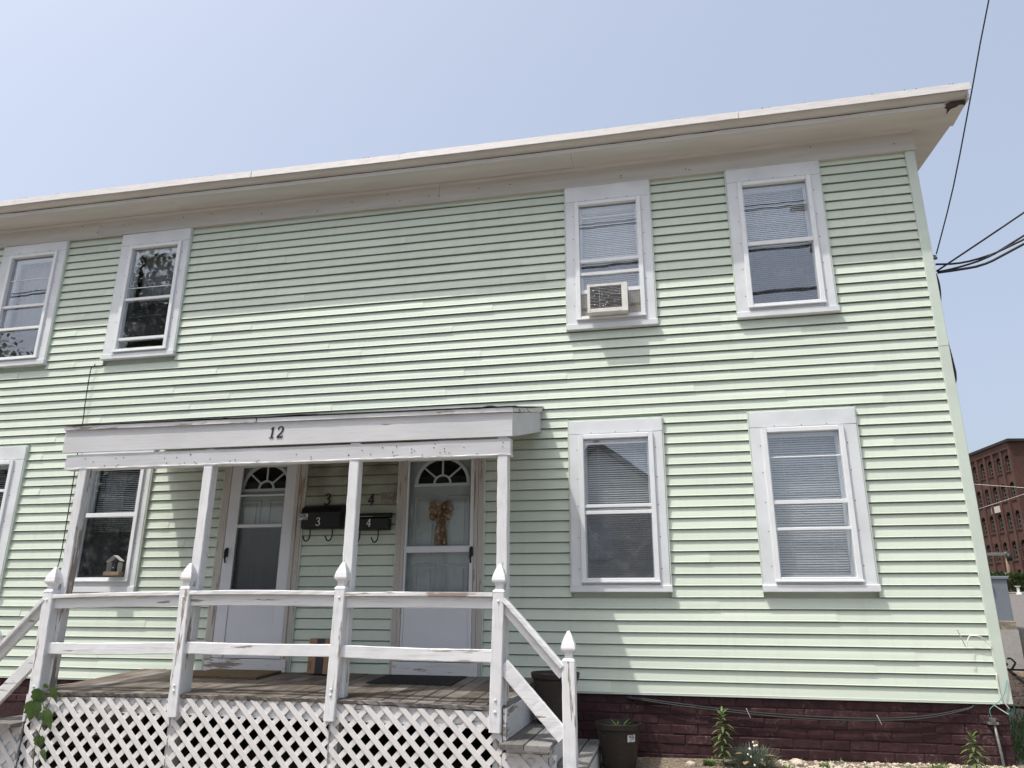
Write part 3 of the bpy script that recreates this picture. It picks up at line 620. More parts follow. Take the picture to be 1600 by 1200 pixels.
# ------------------------------------------------------------------ doors
def door(key, gl, rails, kick, hinge_left, handle):
    x0, x1, z0, z1 = DOORS[key]; gx0, gx1 = gl
    m = MB()
    for a, b in ((x0, x0+.055), (x1-.055, x1)):
        m.box(a, b, -0.022, 0.0285, z0, z1, 0.004, 8, 0.0015)
    m.box(x0+.056, x1-.056, -0.022, 0.0285, z1-.06, z1, 0.004)
    m.box(x0+.056, x0+.092, -0.034, 0.012, z0+.12, z1-.061, 0.004, 6, 0.0012); m.box(x1-.092, x1-.056, -0.034, 0.012, z0+.12, z1-.061, 0.004, 6, 0.0012)
    m.build('door_casing', 'door_trim', house)
    for a, b in ((x0-.012, x0-.001), (x1+.001, x1+.012)):
        m = MB(); m.box(a, b, -0.016, 0.0285, z0, z1, 0.002); m.build('j_channel', 'siding_trim', house)
    m = MB(); m.box(x0+.03, x1-.03, -0.038, 0.10, z0, z0+.118, 0.004, 6, 0.001); m.build('threshold', 'peelmore_x', house)
    # storm door
    sx0, sx1 = x0+.094, x1-.094; szb, szt = z0+.125, z1-.065
    m = MB(); ya, yb = -0.030, 0.0
    m.box(sx0, gx0, ya, yb, szb, szt, 0.004); m.box(gx1, sx1, ya, yb, szb, szt, 0.004); m.box(gx0+.001, gx1-.001, ya+.001, yb, kick[1], kick[1]+.03, 0.003); m.box(gx0+.001, gx1-.001, ya+.001, yb, szt-.05, szt, 0.003)
    sdr = m.build('storm_door', 'stormdoor', house)
    m = MB(); m.box(gx0+.002, gx1-.002, ya+.008, yb-.006, szb, kick[1]-.002, 0.003); m.build('kick_panel', 'stormdoor', sdr)
    for zz, hh in rails:
        m = MB(); m.box(gx0+.001, gx1-.001, ya-.004, yb, zz-hh/2, zz+hh/2, 0.004); m.build('rail', 'stormdoor', sdr)
    zz0 = kick[1]+.03
    cutz = sorted([r[0] for r in rails if r[1] > .025])
    for a, b in zip([zz0]+cutz, cutz+[szt-.05]):
        m = MB(); m.box(gx0+.002, gx1-.002, -0.0285, -0.011, a+.002, b-.002, 0); m.build('pane', 'doorglass', sdr)
    hx, hz = handle
    m = MB(); m.tube(smoothpath([(hx, ya-.002, hz+.055), (hx, ya-.03, hz+.04), (hx+.002, ya-.045, hz), (hx-.004, ya-.03, hz-.05), (hx-.006, ya-.012, hz-.09)]), [0.011]*6+[0.014]*6+[0.012]*6+[0.008]*7, 8); m.box(hx-.013, hx+.013, ya-.008, ya-.001, hz-.03, hz+.06, 0.003); m.build('handle', 'black', sdr, True)
    # entry door behind it, embossed, with a fanlight
    m = MB(); m.box(x0+.093, x1-.093, 0.055, 0.10, z0+.121, z1-.066, 0.003)
    c = (x0+x1)/2
    dz = 0
    for a, b in ((c-.29, c-.045), (c+.045, c+.29)):
        for p, q in ((1.29, 1.80), (0.36, 1.13)):
            w2 = .022
            for (u0, u1, v0, v1) in ((a, b, p, p+w2), (a, b, q-w2, q), (a, a+w2, p+w2, q-w2), (b-w2, b, p+w2, q-w2)): m.box(u0, u1, 0.043, 0.056, v0, v1, 0.005)
            m.box(a+.05, b-.05, 0.045, 0.056, p+.05, q-.05, 0.009)
    ed = m.build('entry_door', 'door', house)
    fz, R, r = 1.925, 0.275, 0.085
    m = MB(); N = 20
    m.sweep([[(c+R*math.cos(math.pi*i/N), 0.047, fz+R*.93*math.sin(math.pi*i/N)) for i in range(N+1)]]+[[(c+R*math.cos(math.pi*i/N), 0.054, fz+R*.93*math.sin(math.pi*i/N)) for i in range(N+1)]])
    m.build('fanlight_pane', 'blackpane', ed)
    m = MB()
    def arc(rad, wd):
        secs = []
        for i in range(N+1):
            t = math.pi*i/N; cs, sn = math.cos(t), math.sin(t)*.93
            secs.append([(c+(rad-wd/2)*cs, 0.034, fz+(rad-wd/2)*sn), (c+(rad+wd/2)*cs, 0.034, fz+(rad+wd/2)*sn), (c+(rad+wd/2)*cs, 0.048, fz+(rad+wd/2)*sn), (c+(rad-wd/2)*cs, 0.048, fz+(rad-wd/2)*sn)])
        m.sweep(secs)
    arc(R, .034); arc(r, .02)
    for t in (math.pi*.23, math.pi*.5, math.pi*.77):
        m.beam((c+r*math.cos(t), 0.041, fz+r*.93*math.sin(t)), (c+R*math.cos(t), 0.041, fz+R*.93*math.sin(t)), 0.012, 0.018, (0, 1, 0), 0.002)
    m.box(c-R-.02, c+R+.02, 0.034, 0.048, fz-.03, fz, 0.003)
    m.build('fanlight_muntin', 'vinyl', ed)
    return sdr
sdA = door('A', (-6.985, -6.472), [(1.525, .034), (1.845, .016)], (0.25, 0.855), False, (-7.062, 1.24))
sdB = door('B', (-5.098, -4.452), [(1.262, .062)], (0.25, 0.830), True, (-4.428, 1.22))
m = MB(); m.box(-6.98, -6.476, 0.002, 0.003, 0.885, 1.505, 0); m.build('insect_screen', 'screen', sdA)

# ------------------------------------------------------------------ lettering made of strokes
def stroke(m, pts, widths, org, ux, uz, h, depth, slant=0.0):
    P = smoothpath([(a, b, 0) for a, b in pts], 7) if len(pts) > 2 else [Vector((*pts[0], 0)), Vector((*pts[1], 0))]
    n = len(P); L, R = [], []
    for i, p in enumerate(P):
        d = (P[min(i+1, n-1)]-P[max(i-1, 0)]).normalized(); t = i/(n-1)*(len(widths)-1); k = min(int(t), len(widths)-2) if len(widths) > 1 else 0
        w = widths[0] if len(widths) == 1 else widths[k]+(widths[k+1]-widths[k])*(t-k)
        nn = Vector((-d.y, d.x, 0))*w/2; L.append(p+nn); R.append(p-nn)
    def to(p, dep): return Vector(org)+Vector(ux)*((p.x+slant*p.y)*h)+Vector(uz)*(p.y*h)+Vector((0, -dep, 0))
    m.sweep([[to(L[i], 0), to(L[i], depth), to(R[i], depth), to(R[i], 0)] for i in range(n)])
GL = {
 '1': [([(0.06, 0.80), (0.16, 0.86), (0.24, 0.98)], [.04, .10, .10]), ([(0.26, 1.0), (0.26, 0.03)], [.14]), ([(0.05, 0.03), (0.47, 0.03)], [.06])],
 '2': [([(0.05, 0.74), (0.10, 0.92), (0.28, 1.0), (0.48, 0.90), (0.50, 0.68), (0.36, 0.42), (0.06, 0.08)], [.10, .09, .10, .13, .14, .12, .09]), ([(0.05, 0.06), (0.54, 0.06)], [.13]), ([(0.54, 0.03), (0.58, 0.22)], [.07, .03])],
 '3': [([(0.06, 0.80), (0.14, 0.96), (0.32, 1.0), (0.47, 0.86), (0.42, 0.64), (0.24, 0.54)], [.09, .08, .09, .12, .11, .07]), ([(0.24, 0.54), (0.46, 0.46), (0.52, 0.24), (0.38, 0.03), (0.16, 0.02), (0.03, 0.18)], [.07, .11, .13, .10, .08, .09])],
 '4': [([(0.36, 1.0), (0.02, 0.34)], [.08, .07]), ([(0.0, 0.32), (0.56, 0.32)], [.09]), ([(0.38, 1.0), (0.38, 0.0)], [.13])],
}
def digit(ch, org, h, depth, mat, parent, slant=0.12, ux=(1, 0, 0), uz=(0, 0, 1), name='digit'):
    m = MB()
    for i, (p, w) in enumerate(GL[ch]):
        stroke(m, p, w, Vector(org)+Vector((0, -0.0004*i, 0)), ux, uz, h, depth, slant)
    return m.build(name, mat, parent)
digit('3', (-6.03, 0.0, 1.728), 0.112, 0.012, 'black', house, 0.1); digit('4', (-5.545, 0.0, 1.712), 0.112, 0.012, 'black', house, 0.1)
m = MB(); m.box(-5.40, -5.265, -0.008, 0.004, 1.735, 1.835, 0.002); m.build('name_plate', 'plate', house)

# ------------------------------------------------------------------ porch
porch = thing('porch', (-5.9, -0.7, -0.7), 'white painted timber porch with flat hood numbered 12, railings and lattice skirt', 'porch')
PXL, PXR, PYF = -8.03, -3.742, -1.378
def dz_(x, y):      # deck surface, tilted to the front and sagging
    e = 0.105+(y/1.40)*0.068; t = (x+5.9)/2.1
    return e-0.022*t*t*(-y/1.4)+0.004*noise.noise((x*2, y, 0))
# deck boards
x = -7.88; wd = 0.1365
while x < -3.80:
    w_ = min(wd, -3.785-x)
    if w_ < 0.04: break
    yf_ = -1.405+rnd(-.008, .006); z_ = rnd(-.002, .002); secs = []
    for i in range(7):
        y = -0.004+(yf_+0.004)*i/6; zt = dz_(x+w_/2, y)+z_
        a, b = x+.003, x+w_-.003; c_ = rnd(-.0015, .0015)
        secs.append([(a, y, zt-.004), (a+.005, y, zt), ((a+b)/2, y, zt+c_-.001), (b-.005, y, zt), (b, y, zt-.004), (b, y, zt-.028), (a, y, zt-.028)])
    m = MB(); m.sweep(secs); m.build('deck_board', 'deck', porch); x += wd
for a, b in ((-7.88, -6.52), (-6.515, -5.12), (-5.115, -3.79)):
    m = MB(); n = int((b-a)/.03); secs = []
    for i in range(n+1):
        xx = a+(b-a)*i/n; zt = dz_(xx, -1.4); j = lambda: rnd(-.0045, .0045)
        secs.append([(xx, -1.428+j(), zt-.006+j()), (xx, -1.424+j(), zt-.032+j()), (xx, -1.40, zt-.034), (xx, -1.40, zt-.004)])
    m.sweep(secs); m.build('deck_nosing', 'nosing', porch)
for a, b in ((-7.86, -6.5), (-6.495, -5.135), (-5.13, -3.80)):
    z = (dz_(a, -1.4)+dz_(b, -1.4))/2
    m = MB(); m.beam((a, -1.382, dz_(a, -1.4)-.098), (b, -1.382, dz_(b, -1.4)-.098), 0.03, 0.122, (0, 1, 0), 0.003, 10, 0.0015); m.build('rim_joist', 'peelmore_x', porch)
m = MB()
for xx in (-7.6, -6.9, -6.2, -5.5, -4.8, -4.1): m.box(xx-.02, xx+.02, -1.36, -0.03, -0.10, -0.0, 0)
for xx in (-7.86, -3.80): m.box(xx-.018, xx+.018, -1.36, -0.02, -0.09, 0.045, 0.002)
m.build('joist', 'tread', porch)
# posts
POSTS = [(-7.845, -7.757), (-6.553, -6.465), (-5.171, -5.083), (-3.880, -3.793)]
for i, (a, b) in enumerate(POSTS):
    m = MB(); m.box(a+.012, b+.012, -1.362, -1.272, dz_(a, -1.3)-.005, 2.05, 0.006, 24, 0.0016); m.build('porch_post', 'peelmore_z' if i in (0, 3) else 'peel_z', porch)
    m = MB(); m.box(a+.004, b-.004, -1.386, -1.296, -1.0, -0.10, 0.005, 8, 0.002); m.build('support_post', 'peelmore_z', porch)
def finial(parent, cx, cy, z, mat):
    m = MB(); h = 0.047*math.sqrt(2)
    m.lathe((cx, cy, z), [(h, -0.012), (h*.92, 0.0), (h*.62, 0.012), (h*.60, 0.038), (h*.72, 0.052), (h*1.08, 0.066), (h*1.12, 0.078), (h*.98, 0.112), (h*.62, 0.155), (h*.30, 0.188), (h*.10, 0.200)], 4, math.pi/4)
    return m.build('finial', mat, parent)
NEW = [(-7.890, -7.790, 0.828, -0.155, -7.850), (-6.557, -6.466, 0.852, -0.134, -6.530), (-5.167, -5.079, 0.850, -0.122, -5.185), (-3.872, -3.783, 0.824, -0.158, -3.893)]
for (a, b, zt, zb, xb) in NEW:
    c_ = (a+b)/2; w_ = b-a; cb_ = xb+w_/2
    m = MB(); m.beam((cb_, -1.405, zb), (c_, -1.405, zt), w_, 0.090, (1, 0, 0), 0.006, 20, 0.0012); nw = m.build('newel_post', 'peel_z', porch)
    finial(nw, c_, -1.405, zt+.008, 'peel_z')
    for zz in (zt-.07, 0.06, -0.02 if zb < -.14 else 0.1):
        cc = cb_+(c_-cb_)*(zz-zb)/(zt-zb)
        m = MB(); m.sweep([[(cc+rr*math.cos(k*math.pi/4), y, zz+rr*math.sin(k*math.pi/4)) for k in range(8)] for rr, y in ((.011, -1.449), (.010, -1.456), (.005, -1.459))]); m.build('bolt', 'peel_z', nw)
# rails between the newels: (x0,x1, top z0,z1) 
for (x0, x1, za, zb, la, lb) in ((-7.800, -6.560, .797, .823, .407, .425), (-6.468, -5.168, .828, .825, .429, .426), (-5.081, -3.874, .816, .812, .421, .405)):
    m = MB(); m.beam((x0, -1.400, za-.012), (x1, -1.400, zb-.012), 0.095, 0.034, (0, 1, 0), 0.005, 16, 0.0014, 0.004); m.build('cap_rail', 'peelmore_x', porch)
    m = MB(); m.beam((x0, -1.392, za-.072), (x1, -1.392, zb-.072), 0.040, 0.084, (0, 1, 0), 0.004, 14, 0.0012, 0.004); m.build('rail', 'peel_x', porch)
    m = MB(); m.beam((x0-.01, -1.398, la-.045), (x1+.01, -1.398, lb-.045), 0.040, 0.092, (0, 1, 0), 0.005, 16, 0.0014, -0.005); m.build('rail', 'peel_x', porch)
# beam, fascia, hood
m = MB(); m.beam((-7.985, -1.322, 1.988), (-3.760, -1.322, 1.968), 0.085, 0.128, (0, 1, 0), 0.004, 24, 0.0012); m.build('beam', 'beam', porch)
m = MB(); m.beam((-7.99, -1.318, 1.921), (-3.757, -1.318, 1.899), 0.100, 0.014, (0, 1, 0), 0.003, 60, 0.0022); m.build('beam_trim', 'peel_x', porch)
m = MB(); secs = []
for i in range(41):
    xx = PXL+(PXR-PXL)*i/40; q = i/40; zt = 2.283+(2.247-2.283)*q+.003*noise.noise((xx, 1, 2)); zb_ = 2.071+(2.048-2.071)*q
    secs.append([(xx, PYF, zt), (xx, PYF, zb_), (xx, PYF+.022, zb_), (xx, PYF+.022, zt)])
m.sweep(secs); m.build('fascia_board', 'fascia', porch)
for a, b in ((0, .46), (.463, 1)):
    m = MB(); secs = []
    for i in range(31):
        q = a+(b-a)*i/30; xx = PXL-.006+(PXR-PXL+.012)*q; zt = 2.284+(2.248-2.284)*q; e = .002*noise.noise((xx*3, 5, 2))
        secs.append([(xx, PYF-.020+e, zt+.001), (xx, PYF-.020+e, zt+.036), (xx, PYF+.02, zt+.042), (xx, PYF+.02, zt+.001)])
    m.sweep(secs); m.build('drip_edge', 'peelmore_x', porch)
for xx, s in ((PXR, 1), (PXL, -1)):
    zf = (2.048, 2.247) if s > 0 else (2.071, 2.283); zw = (2.405, 2.610) if s > 0 else (2.43, 2.645); a, b = (xx-.022, xx) if s > 0 else (xx, xx+.022)
    m = MB(); m.sweep([[(a, y, z0), (b, y, z0), (b, y, z1), (a, y, z1)] for y, z0, z1 in ((PYF+.023, *zf), (-0.002, *zw))]); m.build('side_fascia', 'fascia', porch)
    m = MB(); a2, b2 = (xx-.02, xx+.016) if s > 0 else (xx-.016, xx+.02)
    m.sweep([[(a2, y, z), (b2, y, z), (b2, y, z+.036), (a2, y, z+.036)] for y, z in ((PYF-.005, zf[1]+.001), (-0.002, zw[1]+.001))]); m.build('drip_edge', 'peelmore_y', porch)
m = MB(); secs = []; N = 110
for i in range(N+1):
    q = i/N; xx = PXL-.02+(PXR-PXL+.05)*q; zf = 2.284+(2.248-2.284)*q+.041; zw = 2.69-.035*q
    c_ = 0.010*max(0, noise.noise((xx*2.2, 0, 4)))+0.03*max(0, noise.noise((xx*7, 0, 9))-.34); bb = 0.006*abs(noise.noise((xx*9, 3, 4)))
    secs.append([(xx, PYF-.030-bb, zf+c_), (xx, PYF-.028-bb, zf+.007+c_*1.3), (xx, PYF+.10, zf+.035), (xx, -0.002, zw+.01), (xx, -0.002, zw), (xx, PYF+.10, zf+.022)])
m.sweep(secs); m.build('hood_roofing', 'asphaltroof', porch)
m = MB(); m.sweep([[(xx, PYF+.03, 2.245), (xx, -0.004, 2.60), (xx, -0.004, 2.585), (xx, PYF+.03, 2.23)] for xx in (PXL+.025, PXR-.025)]); m.build('hood_sheathing', 'rot', porch)
digit('1', (-5.925, PYF-.001, 2.122), 0.098, 0.005, 'black', porch); digit('2', (-5.853, PYF-.001, 2.122), 0.098, 0.005, 'black', porch)
m = MB()
for i in range(46):
    xx = rnd(-7.95, -3.8); zz = rnd(1.93, 2.03)-.02*(xx+7.95)/4.2; m.sweep([[(xx+rr*math.cos(k*1.047), y, zz+rr*math.sin(k*1.047)) for k in range(6)] for rr, y in ((.0042, -1.365), (.004, -1.3685))])
tag(m.build('nail_head', 'rot', porch), kind='stuff')
# lattice
def clip(poly, ax, val, keep_less):
    out = []
    for i in range(len(poly)):
        a, b = poly[i], poly[(i+1) % len(poly)]; ia = (a[ax] <= val) == keep_less or a[ax] == val; ib = (b[ax] <= val) == keep_less or b[ax] == val
        if ia: out.append(a)
        if ia != ib:
            t = (val-a[ax])/(b[ax]-a[ax]); out.append((a[0]+(b[0]-a[0])*t, a[1]+(b[1]-a[1])*t))
    return out
def clip_half(poly, nx, nz, d):
    out = []
    for i in range(len(poly)):
        a, b = poly[i], poly[(i+1) % len(poly)]; fa, fb = nx*a[0]+nz*a[1]-d, nx*b[0]+nz*b[1]-d
        if fa <= 0: out.append(a)
        if (fa < 0) != (fb < 0) and fa != fb:
            t = fa/(fa-fb); out.append((a[0]+(b[0]-a[0])*t, a[1]+(b[1]-a[1])*t))
    return out
PITCH, LW = 0.1425, 0.0385
def lattice(x0, x1, zt0, zt1, zb, ph=0.0, y=-1.408, ztop=None):
    H = 0.5*(zt0+zt1)
    for lay, s in ((0, 1), (1, -1)):
        yy = y-.0085*lay
        n0 = int((x0-1.2)/PITCH)-1; n1 = int((x1+1.2)/PITCH)+1
        for k in range(n0, n1):
            xb = k*PITCH+ph; hw = LW*.7071
            za, zc = zb-.1, max(zt0, zt1)+.05
            xb += rnd(-.003, .003); xa, xc = xb+s*0.0, xb+s*(zc-za)+rnd(-.004, .004)
            poly = [(xa-hw, za), (xa+hw, za), (xc+hw, zc), (xc-hw, zc)]
            poly = clip(poly, 0, x0, False); poly = clip(poly, 0, x1, True) if poly else poly
            poly = clip(poly, 1, zb, False) if poly else poly
            if poly:
                sl = (zt1-zt0)/(x1-x0); poly = clip_half(poly, -sl, 1, zt0-sl*x0)
            if len(poly) < 3: continue
            ar = abs(sum(poly[i][0]*poly[(i+1) % len(poly)][1]-poly[(i+1) % len(poly)][0]*poly[i][1] for i in range(len(poly))))/2
            if ar < 2e-4: continue
            m = MB(); m.prism(poly, lambda a, b, d: Vector((a, d, b)), yy-.004, yy+.004); m.build('lattice_slat', 'lattice', porch)
lattice(-7.86, -6.515, -0.022, 0.0, -0.78, 0.03)
lattice(-6.505, -5.145, 0.004, 0.003, -0.78, 0.07)
lattice(-5.135, -3.80, 0.002, -0.028, -0.78, 0.0)
lattice(-3.792, -3.40, -0.29, -0.29, -0.80, 0.05, -1.43)
lattice(-8.38, -7.868, -0.23, -0.23, -0.80, 0.02, -1.43)
m = MB(); m.box(-7.95, -3.79, -0.35, -0.34, -0.9, -0.1, 0); 
# stairs on both sides
for s in (1, -1):
    def X(v): return v if s > 0 else -11.66-v
    zt1, zt2 = -0.215, -0.385
    for (a, b, zt, y0_, y1_) in ((-3.79, -3.615, zt1, -1.56, -0.03), (-3.610, -3.425, zt1, -1.56, -0.03), (-3.45, -3.335, zt2, -1.55, -0.03), (-3.33, -3.205, zt2, -1.55, -0.03)):
        p, q = sorted((X(a), X(b)))
        m = MB(); m.box(p+.002, q-.002, y0_+rnd(-.01, .01), y1_, zt-.036, zt, 0.006, 12, 0.0015); m.build('stair_tread', 'tread', porch)
    for xx, za, zb_ in ((-3.79, zt1+.002, 0.0), (-3.455, zt2+.002, zt1-.038), (-3.235, -0.75, zt2-.038)):
        p, q = sorted((X(xx), X(xx+.022)))
        m = MB(); m.box(p, q, -1.42, -0.03, za, zb_, 0.003, 10, 0.001); m.build('riser', 'peelmore_y', porch)
    p = [(-3.765, -0.26), (-3.46, -0.26), (-3.46, -0.425), (-3.24, -0.425), (-3.24, -0.80), (-3.765, -0.80)]
    m = MB(); m.prism([(X(a), b) for a, b in p], lambda a, b, d: Vector((a, d, b)), -1.425, -1.385) ; m.build('stringer', 'peelmore_x', porch)
    # lower newel
    a, b = sorted((X(-3.352), X(-3.255)))
    m = MB(); m.box(a, b, -1.45, -1.36, -0.85, 0.338, 0.006, 20, 0.0013); nw = m.build('newel_post', 'peel_z', porch); finial(nw, (a+b)/2, -1.405, 0.346, 'peel_z')
    pm = 'peel_x' if s > 0 else 'peelmore_x'
    def sl(xa, za, xb, zb_, w, h, nm, yy, mt):
        m = MB(); m.beam((X(xa), yy, za), (X(xb), yy, zb_), w, h, (0, 1, 0), 0.005, 18, 0.0014); m.build(nm, mt, porch)
    sl(-3.79, 0.765, -3.35, 0.293, 0.095, 0.034, 'cap_rail', -1.41, pm)
    sl(-3.79, 0.712, -3.35, 0.238, 0.040, 0.070, 'rail', -1.40, pm)
    sl(-3.80, 0.300, -3.35, -0.175, 0.040, 0.105, 'rail', -1.405, pm)

# ------------------------------------------------------------------ things on the porch and wall
def mailbox(x0, x1, z0, z1, dep, ch, label, round_top, tagw):
    c_ = (x0+x1)/2; t = thing('mailbox', (c_, -0.005, z0), label, 'mailbox', 'wall mailboxes by the doors')
    h = z1-z0; m = MB()
    prof_ = [(0, 0), (-dep*.86, 0), (-dep, h*.06), (-dep, h*.62), (0, h*.62)]
    m.prism(prof_, lambda a, b, d: Vector((d, -0.008+a, z0+b)), x0, x1); m.build('body', 'black', t)
    lid = [(-.0, h*.625), (-dep-.006, h*.625), (-dep-.008, h*.66)]+[(-dep*math.cos(q)*1.02, h*.66+(h*.34)*math.sin(q)) for q in [i*math.pi/16 for i in range(1, 8)]]+[(0, h)] if round_top else [(0, h*.70), (-dep-.01, h*.70), (-dep-.012, h*.78), (-.01, h), (0, h)]
    m = MB(); m.prism(lid, lambda a, b, d: Vector((d, -0.008+a, z0+b)), x0-.006, x1+.006); m.build('lid', 'black', t)
    for fx in (0.2, 0.78) if ch == '3' else (0.12, 0.68):
        hx = x0+(x1-x0)*fx
        m = MB(); m.tube(smoothpath([(hx, -dep*.7, z0+.004), (hx, -dep*.7, z0-.075), (hx-.012, -dep*.7-.02, z0-.118), (hx-.035, -dep*.7-.035, z0-.118), (hx-.052, -dep*.7-.045, z0-.075)]), 0.0068, 8); m.build('newspaper_hook', 'black', t, True)
    digit(ch, (c_-.05, -0.008-dep-.0005, z0+.028), 0.078, 0.003, 'digit_white', t, 0.05)
    if tagw:
        m = MB(); m.box(x0-.028, x0+.07, -0.008-dep-.006, -0.008-dep-.001, z0+h*.36, z0+h*.62, 0.001); m.build('paper_label', 'label', t)
    else:
        m = MB(); m.box(x0+.06, x0+.19, -0.008-dep-.013, -0.008-dep-.0115, z0+h*.735, z0+h*.75, 0.0005); m.build('slot_line', 'digit_white', t)
mailbox(-6.205, -5.785, 1.475, 1.715, 0.115, '3', 'larger black mailbox with curved lid and white 3, left of the middle post', True, True)
mailbox(-5.625, -5.275, 1.455, 1.630, 0.10, '4', 'smaller black flat-lidded mailbox with white 4, beside the bow door', False, False)

# bow on the right door
t = thing('ribbon_bow', (-4.765, 0.03, 1.29), 'brown patterned ribbon bow with long tails hung on the right-hand door', 'bow')
yb = 0.036
def loop(pts, w, nm):
    m = MB(); P = smoothpath(pts, 6); secs = []
    for i, p in enumerate(P):
        q = i/(len(P)-1); ww = w*(0.35+0.65*math.sin(math.pi*q)); d = (P[min(i+1, len(P)-1)]-P[max(i-1, 0)]).normalized()
        n_ = Vector((-d.z, 0.0, d.x)); n_ = n_.normalized() if n_.length > 1e-6 else Vector((0, 0, 1))
        p = Vector((cx+(p.x-cx)*.74, p.y, p.z)); secs.append([p+Vector((0, -.002, 0))+n_*ww/2+Vector((0, .012*math.sin(math.pi*q), 0)), p-n_*ww/2-Vector((0, .012*math.sin(math.pi*q), 0))])
    m.sweep(secs, cap=False, closed=False); m.build(nm, 'ribbon', t, True)
cz, cx = 1.645, -4.765
for s in (-1, 1):
    loop([(cx, yb-.02, cz), (cx+s*.05, yb-.045, cz+.045), (cx+s*.105, yb-.04, cz+.055), (cx+s*.12, yb-.02, cz+.01), (cx+s*.06, yb-.01, cz)], .075, 'bow_loop')
    loop([(cx, yb-.02, cz-.01), (cx+s*.06, yb-.04, cz-.02), (cx+s*.11, yb-.035, cz-.045), (cx+s*.09, yb-.02, cz-.075), (cx+s*.02, yb-.012, cz-.02)], .065, 'bow_loop')
    m = MB(); P = [(cx+s*.008, cz-.02), (cx+s*.025, cz-.12), (cx+s*.045, cz-.24), (cx+s*.052, cz-.335)]
    m.sweep([[(cx+(px-cx-.030-.005*i)*.72, yb-.012-.006*math.sin(i*1.7+s), pz), (cx+(px-cx)*.72, yb-.02, pz-.004*i), (cx+(px-cx+.030+.005*i)*.72, yb-.010, pz)] for i, (px, pz) in enumerate(P)], cap=False, closed=False); m.build('bow_tail', 'ribbon', t)
m = MB(); m.lathe((cx, yb-.03, cz-.02), [(0.006, -.03), (0.024, -.018), (0.028, 0), (0.024, .02), (0.006, .032)], 10); m.build('knot', 'ribbon', t, True)
# the bow hangs between the doors: the storm pane is in front of it

# air conditioner
t = thing('air_conditioner', (-3.02, -0.15, 3.56), 'cream window air conditioner with grey rear fins sticking out of an upstairs window', 'air conditioner')
ax0, ax1, az0, az1, ay = -3.221, -2.819, 3.579, 3.889, -0.155
m = MB(); m.box(ax0, ax1, ay+.012, 0.1, az0, az1, 0.006); m.build('case', 'acbody', t)
m = MB()
m.box(ax0-.004, ax0+.026, ay-.006, ay+.011, az0+.002, az1+.003, 0.003); m.box(ax1-.058, ax1+.004, ay-.006, ay+.011, az0+.002, az1+.003, 0.003)
m.box(ax0+.027, ax1-.059, ay-.005, ay+.011, az1-.024, az1+.002, 0.003); m.box(ax0+.027, ax1-.059, ay-.005, ay+.011, az0+.003, az0+.045, 0.003)
m.build('rear_frame', 'acbody', t)
m = MB(); m.box(ax0+.027, ax1-.059, ay+.006, ay+.0115, az0+.046, az1-.025, 0); m.build('coil', 'acfin', t)
for i in range(14):
    zz = az0+.056+i*.0168
    m = MB(); m.beam((ax0+.028, ay-.001, zz), (ax1-.060, ay-.001, zz), 0.008, 0.005, (0, 1, 0), 0.001, 5, 0.0006); m.build('louvre', 'acfin', t)
m = MB(); m.box(ax0+.12, ax0+.122, ay-.005, ay-.003, az0+.05, az1-.03, 0)
for i in range(16):
    xx, zz = rnd(ax0+.04, ax1-.08), rnd(az0+.06, az1-.04); m.box(xx, xx+rnd(.004, .012), ay-.008, ay-.006, zz, zz+rnd(.003, .012), 0)
m.build('bent_fin', 'digit_white', t)
for a, b in ((-3.302, ax0-.006), (ax1+.006, -2.694)):
    m = MB(); n = int((b-a)/.008); m.sweep([[(a+(b-a)*i/n, -0.002 if i % 2 else -0.010, z) for i in range(n+1)] for z in (3.598, 3.858)], cap=False, closed=False); m.build('side_panel', 'accordion', t)
    m = MB(); m.box(a, b, -0.014, 0.004, 3.859, 3.90, 0.002); m.build('panel_rail', 'vinyl', t)

# bird feeder stuck on the window
t = thing('window_bird_feeder', (-8.34, -0.04, 1.03), 'clear house shaped bird feeder with seed tray stuck to the ground-floor window behind the porch', 'bird feeder')
fx0, fx1, fz = -8.425, -8.245, 1.035
m = MB(); hp = [(0.02, .0), (0.155, .0), (0.155, .105), (0.165, .11), (0.085, .165), (0.0, .105), (0.02, .095)]
m.prism(hp, lambda a, b, d: Vector((fx0+a+.004, d, fz+.03+b)), -0.068, -0.064); m.build('back_panel', 'clear', t)
m = MB(); E_ = [(0.0, .10), (0.085, .168), (0.172, .108)]
for (a, b), (c_, d) in zip(E_, E_[1:]): m.beam((fx0+a+.004, -0.095, fz+.03+b), (fx0+c_+.004, -0.095, fz+.03+d), 0.066, 0.004, (0, 1, 0), 0.001)
for a in (0.0225, 0.1525): m.box(fx0+a+.002, fx0+a+.006, -0.128, -0.062, fz+.03, fz+.125, 0.001)
m.build('roof', 'acrylic', t)
m = MB(); m.box(fx0-.005, fx1+.002, -0.130, -0.060, fz-.012, fz-.006, 0.001); m.box(fx0-.005, fx1+.002, -0.132, -0.128, fz-.006, fz+.028, 0.001); m.box(fx0-.005, fx0, -0.127, -0.06, fz-.006, fz+.028, 0.001); m.box(fx1-.003, fx1+.002, -0.127, -0.06, fz-.006, fz+.028, 0.001); m.build('tray', 'polewood', t)
m = MB(); m.box(fx0+.001, fx1-.004, -0.1265, -0.061, fz-.005, fz+.018, 0.004, 10, .002); m.build('seed', 'coir', t)
m = MB()
for a in (.045, .135): m.lathe((fx0+a, -0.06, fz+.075), [(0.007, -.004), (0.009, 0), (0.007, .004)], 8)
m.build('suction_cup', 'digit_white', t)

